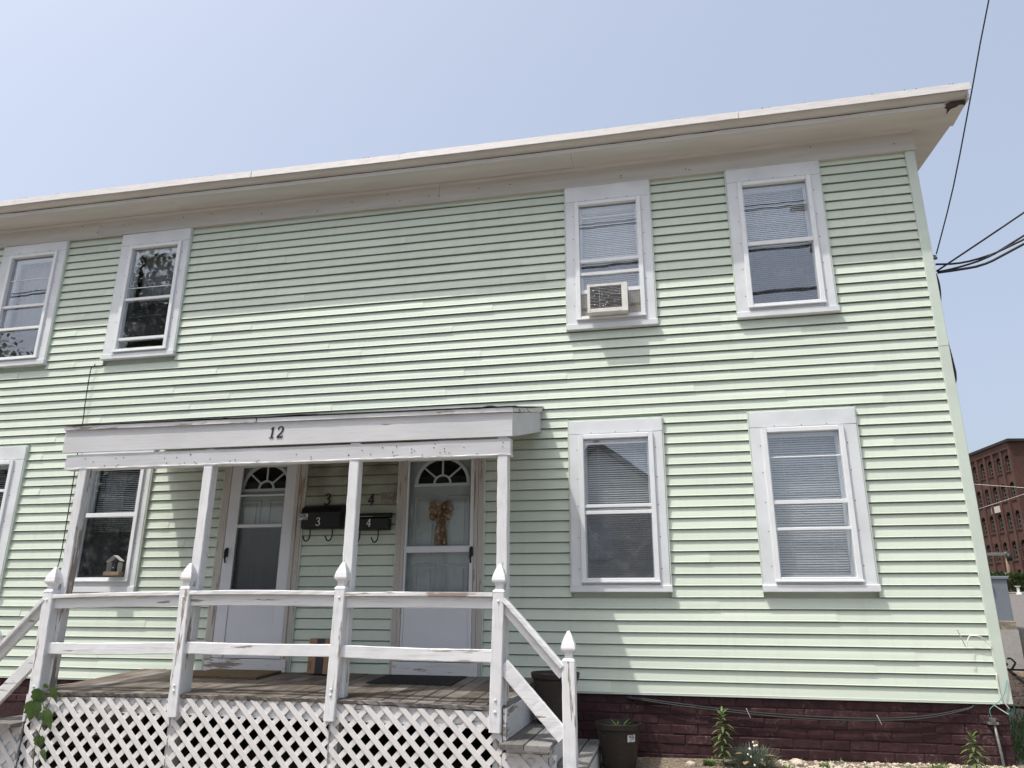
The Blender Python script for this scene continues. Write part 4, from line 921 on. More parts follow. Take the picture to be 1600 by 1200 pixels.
# parcel
t = thing('cardboard_box', (-5.85, -0.2, 0.10), 'brown cardboard parcel with black tape leaning by the siding behind the middle post', 'box')
ca, sa = math.cos(RAD(-22)), math.sin(RAD(-22)); tl = 0.10
def pb(u, v, w): # width, depth, height
    return Vector((-5.86+u*ca-v*sa, -0.16+u*sa+v*ca+w*tl*.6, 0.112+w-u*0.0))
def pbox(m, u0, u1, v0, v1, w0, w1): m.sweep([[pb(u0, v0, w), pb(u1, v0, w), pb(u1, v1, w), pb(u0, v1, w)] for w in (w0, w1)])
m = MB(); pbox(m, -.125, .15, -.05, .05, 0, .31); m.build('carton', 'cardboard', t)
m = MB(); pbox(m, -.02, .09, -.0515, -.0505, 0.0, .31); m.build('parcel_tape', 'tape', t)
for i in range(3):
    m = MB(); a, w0 = -.098, .03+i*.026
    for u0, u1, q0, q1 in ((a, a+.024, w0, w0+.003), (a, a+.024, w0+.018, w0+.021), (a, a+.003, w0+.003, w0+.018), (a+.021, a+.024, w0+.003, w0+.018)): pbox(m, u0, u1, -.0512, -.0504, q0, q1)
    m.build('handling_mark', 'tape', t)

# mats
m = MB(); n = 10; m.sweep([[(-7.05+.75*i/n, -0.545, dz_(-7+.75*i/n, -.55)+.003), (-7.05+.75*i/n, -0.08, dz_(-7, -.08)+.003), (-7.05+.75*i/n, -0.08, dz_(-7, -.08)+.021), (-7.05+.75*i/n, -0.545, dz_(-7+.75*i/n, -.55)+.021)] for i in range(n+1)])
t = m.build('doormat', 'coir'); tag(t, 'brown coir doormat on the deck in front of the left-hand door', 'doormat')
t = thing('doormat', (-4.8, -0.35, 0.09), 'black rubber grid doormat on the deck in front of the right-hand door', 'doormat')
m = MB()
for i in range(27): 
    xx = -5.19+i*.029; m.beam((xx, -0.62, dz_(xx, -.62)+.008), (xx, -0.1, dz_(xx, -.1)+.008), 0.010, 0.010, (1, 0, 0), 0.001)
for j in range(19):
    y = -0.62+j*.0289; m.beam((-5.19, y, dz_(-5.19, y)+.007), (-4.436, y, dz_(-4.436, y)+.007), 0.010, 0.008, (0, 1, 0), 0.001)
tag(m.build('rubber_grid', 'rubber', t), kind='stuff')

# pots
def pot(cx, cy, zb, h, rt, rb, label, plant, sticker):
    t = thing('plant_pot', (cx, cy, zb), label, 'plant pot', 'brown plastic plant pots')
    m = MB(); m.lathe((cx, cy, zb), [(rb*.97, 0), (rb, .01), (rt*.93, h-.055), (rt*.97, h-.05), (rt*1.0, h-.045), (rt*1.02, h-.006), (rt*1.0, h), (rt*.95, h), (rt*.92, h-.03), (rt*.88, h-.09)], 40, cap=True); m.build('pot_body', 'pot', t, False)
    m = MB(); m.lathe((cx, cy, zb+h-.075), [(rt*.905, -.02), (rt*.905, 0.0), (rt*.4, .012)], 24); m.build('soil', 'soil', t)
    if sticker:
        m = MB(); a0, a1 = RAD(-62), RAD(-38); rr = rt*.955
        m.sweep([[(cx+(rr-.005*k)*math.cos(a), cy+(rr-.005*k)*math.sin(a), zb+h-.075-.055*k) for k in (0, .5, 1)] for a in [a0+(a1-a0)*i/5 for i in range(6)]], cap=False, closed=False); m.build('price_sticker', 'label', t)
    return t
pt = pot(-3.045, -0.34, -0.535, 0.335, 0.190, 0.135, 'brown plastic pot with a small green sprout standing on gravel by the brick', True, True)
pot(-3.56, -0.42, -0.214, 0.40, 0.205, 0.150, 'taller brown plastic pot on the stair tread behind the stair railing', False, False)
def leafblade(m, p, d, L, w, droop=0.3, up=Vector((0, 0, 1)), n=4):
    d = Vector(d).normalized(); s = d.cross(up); s = s.normalized() if s.length > 1e-4 else Vector((1, 0, 0)); secs = []; q = Vector(p); dd = d.copy()
    for i in range(n+1):
        t = i/n; ww = w*(math.sin(math.pi*min(1, t*.93+.07))**.8)/2; nn = dd.cross(s)
        secs.append([q-s*ww+nn*0.12*ww, q.copy(), q+s*ww+nn*0.12*ww]); q = q+dd*(L/n); dd = (dd+Vector((0, 0, -droop/n))).normalized()
    m.sweep(secs, cap=False, closed=False)
m = MB()
for i in range(7):
    a = i*2.4; leafblade(m, (-3.03+.02*math.cos(a), -0.36+.02*math.sin(a), -0.255), (math.cos(a), math.sin(a), 1.2), rnd(.10, .15), .024, .9)
m.build('sprout', 'weed', pt)

# ------------------------------------------------------------------ weeds along the wall
def tall_weed(x, y, h, label, n=54, L=.125, mat='weed'):
    z = gz(x, y); t = thing('tall_weed', (x, y, z), label, 'weed', 'tall leafy weeds by the brick wall')
    lean = rnd(-.02, .02)
    m = MB(); m.tube(smoothpath([(x, y, z-.02), (x+lean*.5, y, z+h*.5), (x+lean, y-.01, z+h)]), [0.005]*7+[.003]*6, 6); m.build('stem', 'stem', t)
    for i in range(n):
        q = 0.12+0.88*i/n; a = i*2.399; zz = z+h*q; LL = L*(1.0-.45*max(0, q-.7)/.3)*rnd(.8, 1.15)
        m = MB(); upw = -0.15+1.3*max(0, q-.75)/.25
        leafblade(m, (x+lean*q, y-.005*q, zz), (math.cos(a), math.sin(a), .35+upw), LL, rnd(.017, .025), 1.3 if q < .85 else .9); m.build('leaf', mat, t)
tall_weed(-2.205, -0.17, 0.415, 'tallest leafy green weed standing against the maroon brick right of the pot')
tall_weed(-0.315, -0.20, 0.27, 'shorter bright green weed against the maroon brick near the house corner', 44, .12)
# silver clump with white flowers and dry leaves
x, y = -1.965, -0.24; z = gz(x, y); t = thing('silver_plant', (x, y, z), 'spiky silvery green clump with small white blooms and dry leaves by the brick', 'plant')
m = MB()
for i in range(950):
    a = rnd(0, 6.283); e = rnd(.15, 1.45); r_ = rnd(0, .12); px, py = x+r_*1.3*math.cos(a), y+r_*math.sin(a)
    leafblade(m, (px, py, z+rnd(0, .09)), (math.cos(a)*math.cos(e), math.sin(a)*math.cos(e), math.sin(e)), rnd(.07, .15), .0065, .35, n=2)
tag(m.build('foliage', 'silverleaf', t), kind='stuff')
for i, (dx, dz, dy) in enumerate(((-.0, .175, -.05), (.028, .17, -.05), (.024, .155, -.06), (.005, .15, -.06), (-.035, .13, -.08), (-.05, .09, -.09), (-.03, .075, -.1), (.05, .06, -.11), (.055, .035, -.11), (-.09, .03, -.1), (-.01, .02, -.13))):
    m = MB(); m.lathe((x+dx, y+dy, z+dz+.03), [(0.003, -.009), (.009, -.004), (.010, .002), (.006, .008), (.001, .010)], 8); m.build('bloom', 'petal', t, True)
for dx, dz, a, L in ((.016, .20, 1.6, .05), (-.09, .13, 2.9, .07), (.07, .12, .5, .09), (-.055, .075, 4.4, .06), (.03, .075, 5.0, .07), (.10, .10, .2, .07)):
    m = MB(); leafblade(m, (x+dx, y-.10, z+dz), (math.cos(a), -.3, .25*math.sin(a)+.2), L, .042, .8); m.build('dry_leaf', 'dryleaf', t)
# low weeds in the gravel
def tuft(name, x, y, label, n, L, mat, wd=.007, grp='low green tufts in the gravel', cat='weed'):
    z = gz(x, y); m = MB()
    for i in range(n):
        a = rnd(0, 6.28); e = rnd(.3, 1.3); r_ = rnd(0, L*.6)
        leafblade(m, (x+r_*math.cos(a), y+r_*math.sin(a)*.6, z-.005), (math.cos(a)*math.cos(e), math.sin(a)*math.cos(e), math.sin(e)), rnd(.5, 1)*L, wd, .6, n=3)
    tag(m.build(name, mat), label, cat, grp)
tuft('low_weed', -1.72, -0.26, 'low green tuft in the gravel just right of the silvery clump', 90, .07, 'weed')
tuft('low_weed', -1.42, -0.14, 'small green tuft at the wall amid pale pebbles', 60, .06, 'weed')
tuft('low_weed', -1.12, -0.2, 'flat green tuft amid the palest pebbles under the right-hand window', 60, .05, 'weed')
tuft('low_weed', -0.78, -0.22, 'broad mossy tuft left of the short bright weed', 150, .07, 'weed', .005)
tuft('low_weed', -0.58, -0.16, 'taller mossy tuft touching the short bright weed', 160, .10, 'weed', .004)
tuft('low_weed', -2.32, -0.15, 'yellowish tuft at the foot of the tallest weed', 80, .07, 'weed', .012)

# pebbles
def ico(me_sub=1):
    bm_ = bmesh.new(); bmesh.ops.create_icosphere(bm_, subdivisions=me_sub, radius=1); vs_ = [v.co.copy() for v in bm_.verts]; fs_ = [tuple(v.index for v in f.verts) for f in bm_.faces]; bm_.free(); return vs_, fs_
IV, IF = ico(1)
def pebbles(m, n, xa, xb, ya, yb, ra, rb):
    for i in range(n):
        x, y = rnd(xa, xb), rnd(ya, yb); s = rnd(ra, rb); q = Matrix.Rotation(rnd(0, 6.28), 3, 'Z'); sc = Vector((s*rnd(.8, 1.4), s*rnd(.7, 1.1), s*rnd(.45, .8)))
        z = gz(x, y)+s*.2
        m.add([Vector((x, y, z))+q @ Vector((v.x*sc.x*rnd(.85, 1.15), v.y*sc.y*rnd(.85, 1.15), v.z*sc.z)) for v in IV], IF)
m = MB(); pebbles(m, 1500, -1.75, 0.02, -0.75, -0.0, .008, .02); tag(m.build('pale_gravel', 'pebble'), kind='stuff')
MT['grit'] = simple('brown_grit', (0.27, 0.21, 0.15), 0.9, 0.5, 30, bmp=0.3)
m = MB(); pebbles(m, 1500, -3.35, -1.6, -0.9, 0.0, .004, .010); tag(m.build('brown_grit', 'grit'), kind='stuff')
m = MB()
for i in range(170):
    x, y = rnd(-3.2, .05), -abs(random.gauss(0, .22))-.02; z = gz(x, y)+.012; a = rnd(0, 6.28)
    leafblade(m, (x, y, z), (math.cos(a), math.sin(a), rnd(-.1, .5)), rnd(.02, .055), rnd(.006, .018), .7, n=3)
tag(m.build('dry_leaf_litter', 'dryleaf'), kind='stuff')
m = MB()
for i in range(260):
    x, y = rnd(-2.4, .05), -abs(random.gauss(0, .10))-.02; z = gz(x, y); a = rnd(0, 6.28); e = rnd(.4, 1.4)
    leafblade(m, (x, y, z), (math.cos(a)*math.cos(e), math.sin(a)*math.cos(e), math.sin(e)), rnd(.02, .06), rnd(.003, .008), .6, n=3)
tag(m.build('ground_cover', 'weed'), kind='stuff')
def stone(x, y, s, label):
    m = MB(); z = gz(x, y); vs_, fs_ = ico(2)
    m.add([Vector((x, y, z+s*.35))+Vector((v.x*s*1.3, v.y*s, v.z*s*.75))*(1+.25*noise.noise((v.x*2+x*9, v.y*2, v.z*2))) for v in vs_], fs_); tag(m.build('stone', 'pebble'), label, 'stone', 'stones by the wall')
stone(-2.47, -0.2, .036, 'pale tan stone lying by the wall left of the tallest weed'); stone(-2.0, -0.42, .026, 'small tan stone in front of the silvery clump'); stone(-1.62, -.1, .045, 'broad pale stone half buried at the brick wall')

# grass at the right of the house
m = MB()
for i in range(5200):
    x, y = 0.12+abs(random.gauss(0, .8)), rnd(-0.5, 3.9)
    if i % 3 == 0: x, y = rnd(.1, 1.6), rnd(-.2, 2.4)
    z = gz(x, y); a = rnd(0, 6.28); h = rnd(.04, .11); w_ = rnd(.003, .006); dx, dy = math.cos(a), math.sin(a); ln_ = rnd(.01, .05)
    m.add([(x-dy*w_, y+dx*w_, z), (x+dy*w_, y-dx*w_, z), (x+dx*ln_*.5+dy*w_*.6, y+dy*ln_*.5-dx*w_*.6, z+h*.6), (x+dx*ln_, y+dy*ln_, z+h)], [(0, 1, 2), (0, 2, 3)])
tag(m.build('grass', 'grass'), kind='stuff')
m = MB()
for i in range(900):
    x, y = rnd(.5, 4.5), rnd(3.7, 7.0); z = gz(x, y)+.035; a = rnd(0, 6.28); L = rnd(.02, .07)
    m.add([(x, y, z), (x+L*math.cos(a), y+L*math.sin(a), z+rnd(0, .03)), (x+L*math.cos(a)-.015*math.sin(a), y+L*math.sin(a)+.015*math.cos(a), z+.01), (x-.015*math.sin(a), y+.015*math.cos(a), z+.012)], [(0, 1, 2, 3)])
tag(m.build('bark_chips', 'mulch'), kind='stuff')

# vine on the lattice
t = thing('vine', (-7.75, -1.47, -0.7), 'green vine with broad leaves climbing the lattice by the left newel post', 'vine')
m = MB(); m.tube(smoothpath([(-7.66, -1.44, -.7), (-7.70, -1.445, -.4), (-7.66, -1.45, -.15), (-7.74, -1.445, .0), (-7.70, -1.45, .05)]), 0.004, 6); m.tube(smoothpath([(-7.66, -1.45, -.15), (-7.62, -1.455, -.02), (-7.58, -1.46, .03)]), 0.003, 5); m.build('stem', 'stem', t)
OUT = [(0, -.05), (.22, -.10), (.42, .06), (.50, .30), (.38, .42), (.40, .62), (.22, .66), (.12, .84), (0, 1.0)]
def vleaf(p, s, tilt, yaw, rz_):
    R_ = Matrix.Rotation(yaw, 3, 'Z') @ Matrix.Rotation(tilt, 3, 'X') @ Matrix.Rotation(rz_, 3, 'Y')
    poly = OUT+[(-a, b) for a, b in OUT[-2:0:-1]]; m = MB(); c_ = Vector(p)
    vs_ = [c_+R_ @ Vector((a*s, -.10*s*(abs(a)**1.5)*2, -b*s)) for a, b in poly]+[c_+R_ @ Vector((0, -.02*s, -.35*s))]
    n = len(poly); m.add(vs_, [(i, (i+1) % n, n) for i in range(n)]); m.build('leaf', 'vine', t)
for p, s, ti, ya, rr in (((-7.715, -1.47, .03), .13, .3, .2, .5), ((-7.60, -1.47, .06), .12, .3, -.3, -.2), ((-7.75, -1.475, -.06), .15, .2, .3, .2), ((-7.62, -1.475, -.12), .16, .25, -.2, -.25), ((-7.68, -1.43, -.32), .10, .2, .2, .1), ((-7.63, -1.43, -.42), .10, .2, -.3, -.3), ((-7.66, -1.47, .075), .05, .6, .2, 1.2)):
    vleaf(p, s, ti, ya, rr)

# ------------------------------------------------------------------ cables and conduits
def cable(name, pts, r, mat, label, cat='cable', group=None, k=8):
    m = MB(); m.tube(smoothpath(pts, k), r, 6); return tag(m.build(name, mat, None, True), label, cat, group)
cable('utility_cable', [(-3.0, .010, -.035), (-2.5, -.002, -.085), (-2.0, -.004, -.128), (-1.5, -.004, -.150), (-1.0, -.004, -.152), (-.6, -.003, -.125), (-.25, .006, -.055), (-.16, .02, -.02)], .0075, 'cable', 'upper black cable sagging along the maroon brick under the siding')
cable('utility_cable', [(-3.0, .004, -.045), (-2.5, -.016, -.100), (-2.0, -.02, -.142), (-1.5, -.02, -.168), (-1.0, -.02, -.166), (-.6, -.018, -.138), (-.25, .0, -.062), (-.2, .015, -.02)], .0075, 'cable', 'lower black cable sagging along the maroon brick under the siding')
for xx, zz, lb in ((-1.98, -.13, 'thin pale tie hanging from the cables above the silvery clump'), (-.95, -.15, 'thin pale tie on the cables under the right-hand window')):
    cable('cable_tie', [(xx, -.034, zz+.03), (xx+.012, -.036, zz-.0), (xx+.03, -.034, zz-.045)], .0018, 'digit_white', lb, 'cable tie', 'pale ties on the cables', 3)
cable('wall_cable', [(-9.105, -.012, 3.47), (-9.11, -.02, 3.43), (-9.135, -.03, 3.39), (-9.13, -.03, 3.0), (-9.12, -.025, 2.78), (-9.115, -.02, 2.3), (-9.10, -.02, 1.6), (-9.10, -.02, 1.22), (-9.13, -.02, 1.0), (-9.14, -.03, .55), (-9.08, -.025, .30), (-9.1, -.02, .1)], .0055, 'cable', 'thin black cable running down the siding left of the porch')
cable('stray_cable', [(-.262, -.09, .560), (-.235, -.075, .49), (-.20, -.05, .42), (-.175, -.035, .475), (-.15, -.03, .505), (-.08, -.035, .50), (-.03, -.02, .455), (.0, -.018, .42)], .0042, 'whitecable', 'loose white cable end poking out of the siding near the house corner')
t = thing('ground_conduit', (-.06, 0, -.5), 'grey ground conduit with a clamp running down the brick at the house corner', 'conduit')
m = MB(); m.tube([(-.055, -.01, -.6), (-.062, -.012, -.4), (-.078, -.012, -.16)], .011, 8); m.build('pipe', 'galv', t, True)
m = MB(); m.box(-.125, -.05, -.03, .02, -.168, -.150, .003); m.box(-.105, -.07, -.035, .01, -.150, -.12, .004); m.build('clamp', 'galv', t)
m = MB(); m.tube(smoothpath([(-.09, -.015, -.12), (-.095, -.02, -.06), (-.06, -.03, -.02), (-.02, -.035, .01), (.03, -.03, .07), (.07, -.022, .17)]), .0032, 6); m.build('ground_wire', 'tealcable', t, True)
m = MB(); m.tube(smoothpath([(-.0, -.02, .22), (-.005, -.025, .1), (.01, -.025, .02), (.05, -.02, -.05)]), .004, 6); m.tube(smoothpath([(-.06, -.02, -.02), (-.02, -.02, -.05), (.04, -.01, -.09)]), .004, 6); m.build('loose_wire', 'whitecable', t, True)
t = thing('wire_coil', (.16, .25, -.1), 'small coil of teal wire hanging behind the house corner', 'wire')
m = MB()
for i in range(4): m.tube([(.13+.01*i+.035*math.cos(a), .2+.03*i, -.06+.05*math.sin(a)) for a in [k*.5236 for k in range(13)]], .004, 5)
m.build('coil', 'tealcable', t)
# overhead service wires on the right
AT = Vector((0.16, 0.35, 3.86))
ATS = Vector((0.16, 0.35, 4.05)); 
def ray(px, py): return fw*FPX+cr*(px-800)+cu*(600-py)
def atx(px, py, X_): d = ray(px, py); return CAM+d*((X_-CAM.x)/d.x)
def aty(px, py, Y_): d = ray(px, py); return CAM+d*((Y_-CAM.y)/d.y)
POLE = Vector((2.6, -13.0, 0))
def onplane(px, py, A, B):      # picture point carried onto the upright plane through A and B
    d = ray(px, py); n_ = Vector((B[1]-A[1], A[0]-B[0], 0)); return CAM+d*((Vector((A[0], A[1], 0))-CAM).dot(n_)/d.dot(n_))
def span_wire(pts, A, B, r, label, grp):
    P = [onplane(px, py, A, B) for px, py in pts]; e, f = P[-1], Vector(B); sl = (P[-1].z-P[-2].z)/max(1e-6, (P[-1]-P[-2]).xy.length)
    L = (f-e).xy.length; k = 8
    for i in range(1, k+1):
        q = i/k; p = e.lerp(f, q); p.z = e.z+sl*L*q+(f.z-e.z-sl*L)*q*q; P.append(p)
    cable('service_wire' if grp else 'thin_wire', P, r, 'cable', label, 'wire', grp, 3)
SW = 'service wires at the house corner'
span_wire([(1462, 413), (1500, 411), (1545, 399), (1600, 374)], (.13, .3), (10.0, -6.0, 8.6), .010, 'uppermost of the thick black service wires joining the house corner', SW)
span_wire([(1465, 425), (1500, 417), (1545, 401), (1600, 368)], (.13, .3), (10.2, -6.1, 8.9), .010, 'middle thick black service wire crossing the one above it', SW)
span_wire([(1465, 426), (1500, 421), (1540, 412), (1600, 381)], (.13, .3), (10.1, -6.2, 8.3), .012, 'lowest and thickest of the black service wires at the house corner', SW)
span_wire([(1463, 424), (1520, 386), (1600, 332)], (.13, .3), (10.1, -6.0, 9.6), .009, 'straight black service wire rising highest to the right from the house corner', SW)
span_wire([(1463, 397), (1490, 290), (1520, 133), (1545, 0)], (.13, .3), (2.75, -12.8, 11.4), .006, 'thin wire rising past the eave corner to the top of the picture', None)
t = thing('utility_pole', (10.1, -6.2, -1), 'brown utility pole on the near side of the street, right of the house', 'utility pole')
m = MB(); m.tube([(10.1, -6.3, -1.3), (10.1, -6.3, 11.0)], [.17, .12], 12); m.build('pole', 'polewood', t, True)
m = MB(); m.box(9.0, 11.2, -6.16, -6.06, 9.9, 10.04, .01); m.build('crossarm', 'polewood', t)
m = MB(); p = aty(1461, 400, .3); m.lathe(p-Vector((0, 0, .02)), [(0.008, -.02), (.02, -.012), (.02, .0), (.01, .012), (.016, .02), (.004, .03)], 10); m.tube([p+Vector((-.12, .05, .1)), p], .006, 5); tag(m.build('insulator', 'galv', None, True), 'small wire insulator on the side of the house corner', 'insulator')
cable('drip_loop', [aty(1462, 428, .3), aty(1467, 445, .3), aty(1469, 465, .3), aty(1467, 485, .3), aty(1476, 520, .3), aty(1489, 568, .3), aty(1493, 590, .3), aty(1490, 620, .3), aty(1500, 700, .3)], .012, 'cable', 'black cable looping down the side wall just behind the corner', 'cable')

# ------------------------------------------------------------------ right-hand distance
def cabx(px, y): return aty(px, 950, y).x
t = thing('utility_cabinet', (5.4, 14.3, .3), 'tall grey metal utility cabinet on a pebbled base behind the house corner', 'cabinet')
Y = 14.0; xr_ = aty(1580, 945, Y).x; xl_ = xr_-.75; zb = aty(1583, 985, Y).z; zm = aty(1582, 970, Y).z; ztp = aty(1577, 905, Y).z
m = MB(); m.box(xl_-.02, xr_+.02, Y-.02, Y+.5, zb-.3, zm, .02); m.build('base', 'pedestal', t)
m = MB(); m.box(xl_, xr_, Y, Y+.45, zm, ztp, .012); m.build('body', 'cabinet', t)
m = MB(); m.box(xl_-.03, xr_+.03, Y-.035, Y+.48, ztp+.001, ztp+.075, .01); m.build('lid', 'cabinet', t)
m = MB(); m.lathe((xl_+.36, Y-.03, ztp-.18), [(0.02, -.05), (.05, -.03), (.05, .03), (.02, .05)], 10); m.build('latch', 'galv', t)
m = MB(); p0 = aty(1596, 982, 6.0); m.box(p0.x-.02, p0.x+.11, 5.95, 6.07, gz(p0.x, 6)-.2, p0.z, .008, 6, .002); tag(m.build('wooden_post', 'greywood'), 'dark grey timber post at the right edge beside the mulch', 'post')
t = thing('garden_tool', (.95, 2.2, -.45), 'black D-handled tool leaning by the side wall behind the house corner', 'garden tool')
m = MB(); c_ = aty(1580, 1036, 2.2)
m.tube(smoothpath([aty(1574, 1029, 2.2), aty(1579, 1029, 2.2), aty(1585, 1034, 2.2), aty(1586, 1037, 2.2), aty(1580, 1046, 2.2), aty(1574, 1045, 2.2)]), .010, 8); m.build('handle', 'black', t, True)
m = MB(); m.tube([aty(1574, 1037, 2.2), (.72, 2.2, .06), (.35, 2.25, -.40)], .015, 8); m.build('shaft', 'black', t, True)
m = MB(); m.tube(smoothpath([aty(1578, 1049, 3.2), aty(1588, 1056, 3.4), aty(1600, 1066, 3.0), (1.5, 2.2, gz(1.5, 2.2)+.03)]), .02, 6); tag(m.build('fallen_branch', 'bark'), 'grey fallen branch lying on the mulch beside the house', 'branch')
# utility pole far away
Y = 58.0; b = aty(1582, 922, Y); tp = aty(1566, 862, Y)
t = thing('utility_pole', (b.x, Y, gz(b.x, Y)), 'thin tan utility pole with a crossarm standing before the brick mill', 'utility pole')
m = MB(); m.tube([(b.x, Y, gz(b.x, Y)-.3), (b.x, Y, tp.z)], [.14, .10], 8); m.build('pole', 'polewood', t, True)
m = MB(); a0 = aty(1541, 862, Y); m.box(a0.x, b.x+.1, Y-.15, Y-.05, tp.z-.3, tp.z-.08, .01); m.build('crossarm', 'galv', t)
m = MB(); m.lathe((b.x+.1, Y-.25, tp.z-.7), [(.05, -.02), (.2, 0), (.2, .5), (.05, .55)], 10); m.build('transformer', 'black', t, True)
cable('distant_wire', [aty(1500, 870, 59), aty(1567, 862, 58), aty(1600, 856, 57), aty(1700, 830, 54)], .025, 'cable', 'dark wire passing the far crossarm before the mill', 'wire', 'far wires before the mill')
cable('distant_wire', [aty(1500, 755, 62), aty(1600, 762, 60), aty(1700, 770, 58)], .014, 'whitecable', 'pale wire stretched across the upper part of the mill', 'wire', 'far wires before the mill')
cable('distant_wire', [aty(1530, 795, 62), aty(1600, 772, 60), aty(1700, 740, 58)], .011, 'whitecable', 'thin pale wire rising to the right before the mill', 'wire', 'far wires before the mill')
Y = 50.0; b = aty(1592, 926, Y); zt = aty(1591, 916, Y).z
t = thing('birdbath', (b.x, Y, gz(b.x, Y)), 'small white pedestal birdbath before the dark hedge across the road', 'birdbath')
m = MB(); m.lathe((b.x, Y, gz(b.x, Y)), [(.18, 0), (.09, .1), (.08, max(.4, zt-gz(b.x, Y)-.1))], 12); m.build('pedestal', 'trim', t)
m = MB(); m.lathe((b.x, Y, zt), [(.08, -.08), (.17, -.02), (.18, .02), (.15, .0)], 16); m.build('basin', 'trim', t)
# hedge
m = MB()
hx0, hx1 = aty(1578, 915, 56).x, aty(1640, 915, 56).x; hb = gz(25, 56); hz1 = aty(1592, 895, 56).z
for i in range(5000):
    x, y = rnd(hx0-2, hx1+4), 56+rnd(-.8, .8); top = hz1-hb+.35*noise.noise((x*.8, 0, 1)); z = hb+rnd(0, 1)**.7*top
    a, e = rnd(0, 6.28), rnd(-1.2, 1.2); d = Vector((math.cos(a)*math.cos(e), math.sin(a)*math.cos(e), math.sin(e)))*rnd(.08, .18); s = d.cross(Vector((.3, .2, .9))).normalized()*rnd(.04, .08); c_ = Vector((x, y, z)); m.add([c_-d, c_+s, c_+d, c_-s], [(0, 1, 2, 3)])
tag(m.build('hedge', 'treeleaf'), 'dark green hedge at the foot of the brick mill', 'hedge')

# brick mill
t = thing('brick_mill', (40, 100, 3.5), 'tall red brick mill with rows of arched windows and a dark overhanging roof', 'mill building')
P0 = aty(1576, 700, 92.0); P0 = Vector((P0.x, 92.0, 0)); dv = ray(884, 953); dv = Vector((dv.x, dv.y, 0)).normalized(); nv = Vector((-dv.y, dv.x, 0)); nv = nv if nv.dot(CAM-P0) > 0 else -nv
def onface(px, py):
    d = ray(px, py); s = (P0-CAM).dot(nv)/d.dot(nv); p = CAM+d*s; return (p-P0).dot(dv), p.z
zroof = onface(1570, 693)[1]; zg = 2.0
def fp(s, z, o=0.0): return P0+dv*s+nv*o+Vector((0, 0, z))
wins = []
cols = [onface(px, 724)[0] for px in (1520.5, 1532.3, 1546, 1559.8, 1574.6)]
rowz = [(onface(1575, 710)[1], onface(1575, 736)[1]), (onface(1582, 752.5)[1], onface(1582, 780)[1]), (onface(1591, 796.5)[1], onface(1591, 826)[1]), (onface(1598, 843)[1], onface(1598, 873)[1]), (onface(1592, 890)[1]-.0, onface(1592, 915)[1])]
c0, c1 = cols[-1], cols[0]; st = (c1-c0)/4
allc = [c0+st*i for i in range(-0, 12)]
ww = st*0.54
m = MB(); span = c0+st*12.5
s0 = c0-st*.62
holes = [(c-ww/2, c+ww/2, zb_, zt_) for c in allc for (zt_, zb_) in [(max(q), min(q)) for q in rowz]]
for a, b, c_, d in rect_with_holes(s0, span, zg, zroof, holes):
    m.add([fp(a, c_), fp(b, c_), fp(b, d), fp(a, d)], [(0, 1, 2, 3)])
for a, b, c_, d in holes:      # reveals
    for (p, q) in (((a, c_), (a, d)), ((b, c_), (b, d)), ((a, c_), (b, c_)), ((a, d), (b, d))):
        m.add([fp(p[0], p[1]), fp(q[0], q[1]), fp(q[0], q[1], -.35), fp(p[0], p[1], -.35)], [(0, 1, 2, 3)])
rv = (nv*0.93+dv*-0.36).normalized(); 
RD = Vector((cr.x, cr.y, 0)).normalized()
e0, e1 = fp(s0, 0), fp(s0, 0)+RD*45+Vector((0, -2, 0))
m.add([e0+Vector((0, 0, zg)), e1+Vector((0, 0, zg)), e1+Vector((0, 0, zroof)), e0+Vector((0, 0, zroof))], [(0, 1, 2, 3)])
far = fp(span, 0)
m.add([far+Vector((0, 0, zg)), far+RD*45+Vector((0, 0, zg)), far+RD*45+Vector((0, 0, zroof)), far+Vector((0, 0, zroof))], [(0, 1, 2, 3)]); m.add([e1+Vector((0, 0, zg)), far+RD*45+Vector((0, 0, zg)), far+RD*45+Vector((0, 0, zroof)), e1+Vector((0, 0, zroof))], [(0, 1, 2, 3)])
m.build('wall', 'millbrick', t)
m = MB(); o_ = 0.45
a_, b_, c_, d_ = fp(s0-o_, zroof, o_), fp(span, zroof, o_), far+RD*46+Vector((0, 0, zroof)), e1+RD+Vector((0, 0, zroof))-dv*o_
up = Vector((0, 0, .32)); m.add([a_, b_, c_, d_, a_+up, b_+up, c_+up, d_+up], [(0, 1, 2, 3), (4, 5, 6, 7), (0, 1, 5, 4), (1, 2, 6, 5), (2, 3, 7, 6), (3, 0, 4, 7)]); m.build('roof', 'millroof', t)
for i in range(-1, 12):      # pilasters between the bays
    s = c0+st*(i+.5); m = MB(); m.sweep([[fp(s-.22, z, 0), fp(s+.22, z, 0), fp(s+.22, z, .18), fp(s-.22, z, .18)] for z in (zg, zroof-.8)]); m.build('pilaster', 'millbrick', t)
m = MB(); m.sweep([[fp(s, zroof-.8, 0), fp(s, zroof-.05, 0), fp(s, zroof-.05, .3), fp(s, zroof-.8, .2)] for s in (s0, span)]); m.build('cornice', 'millbrick', t)
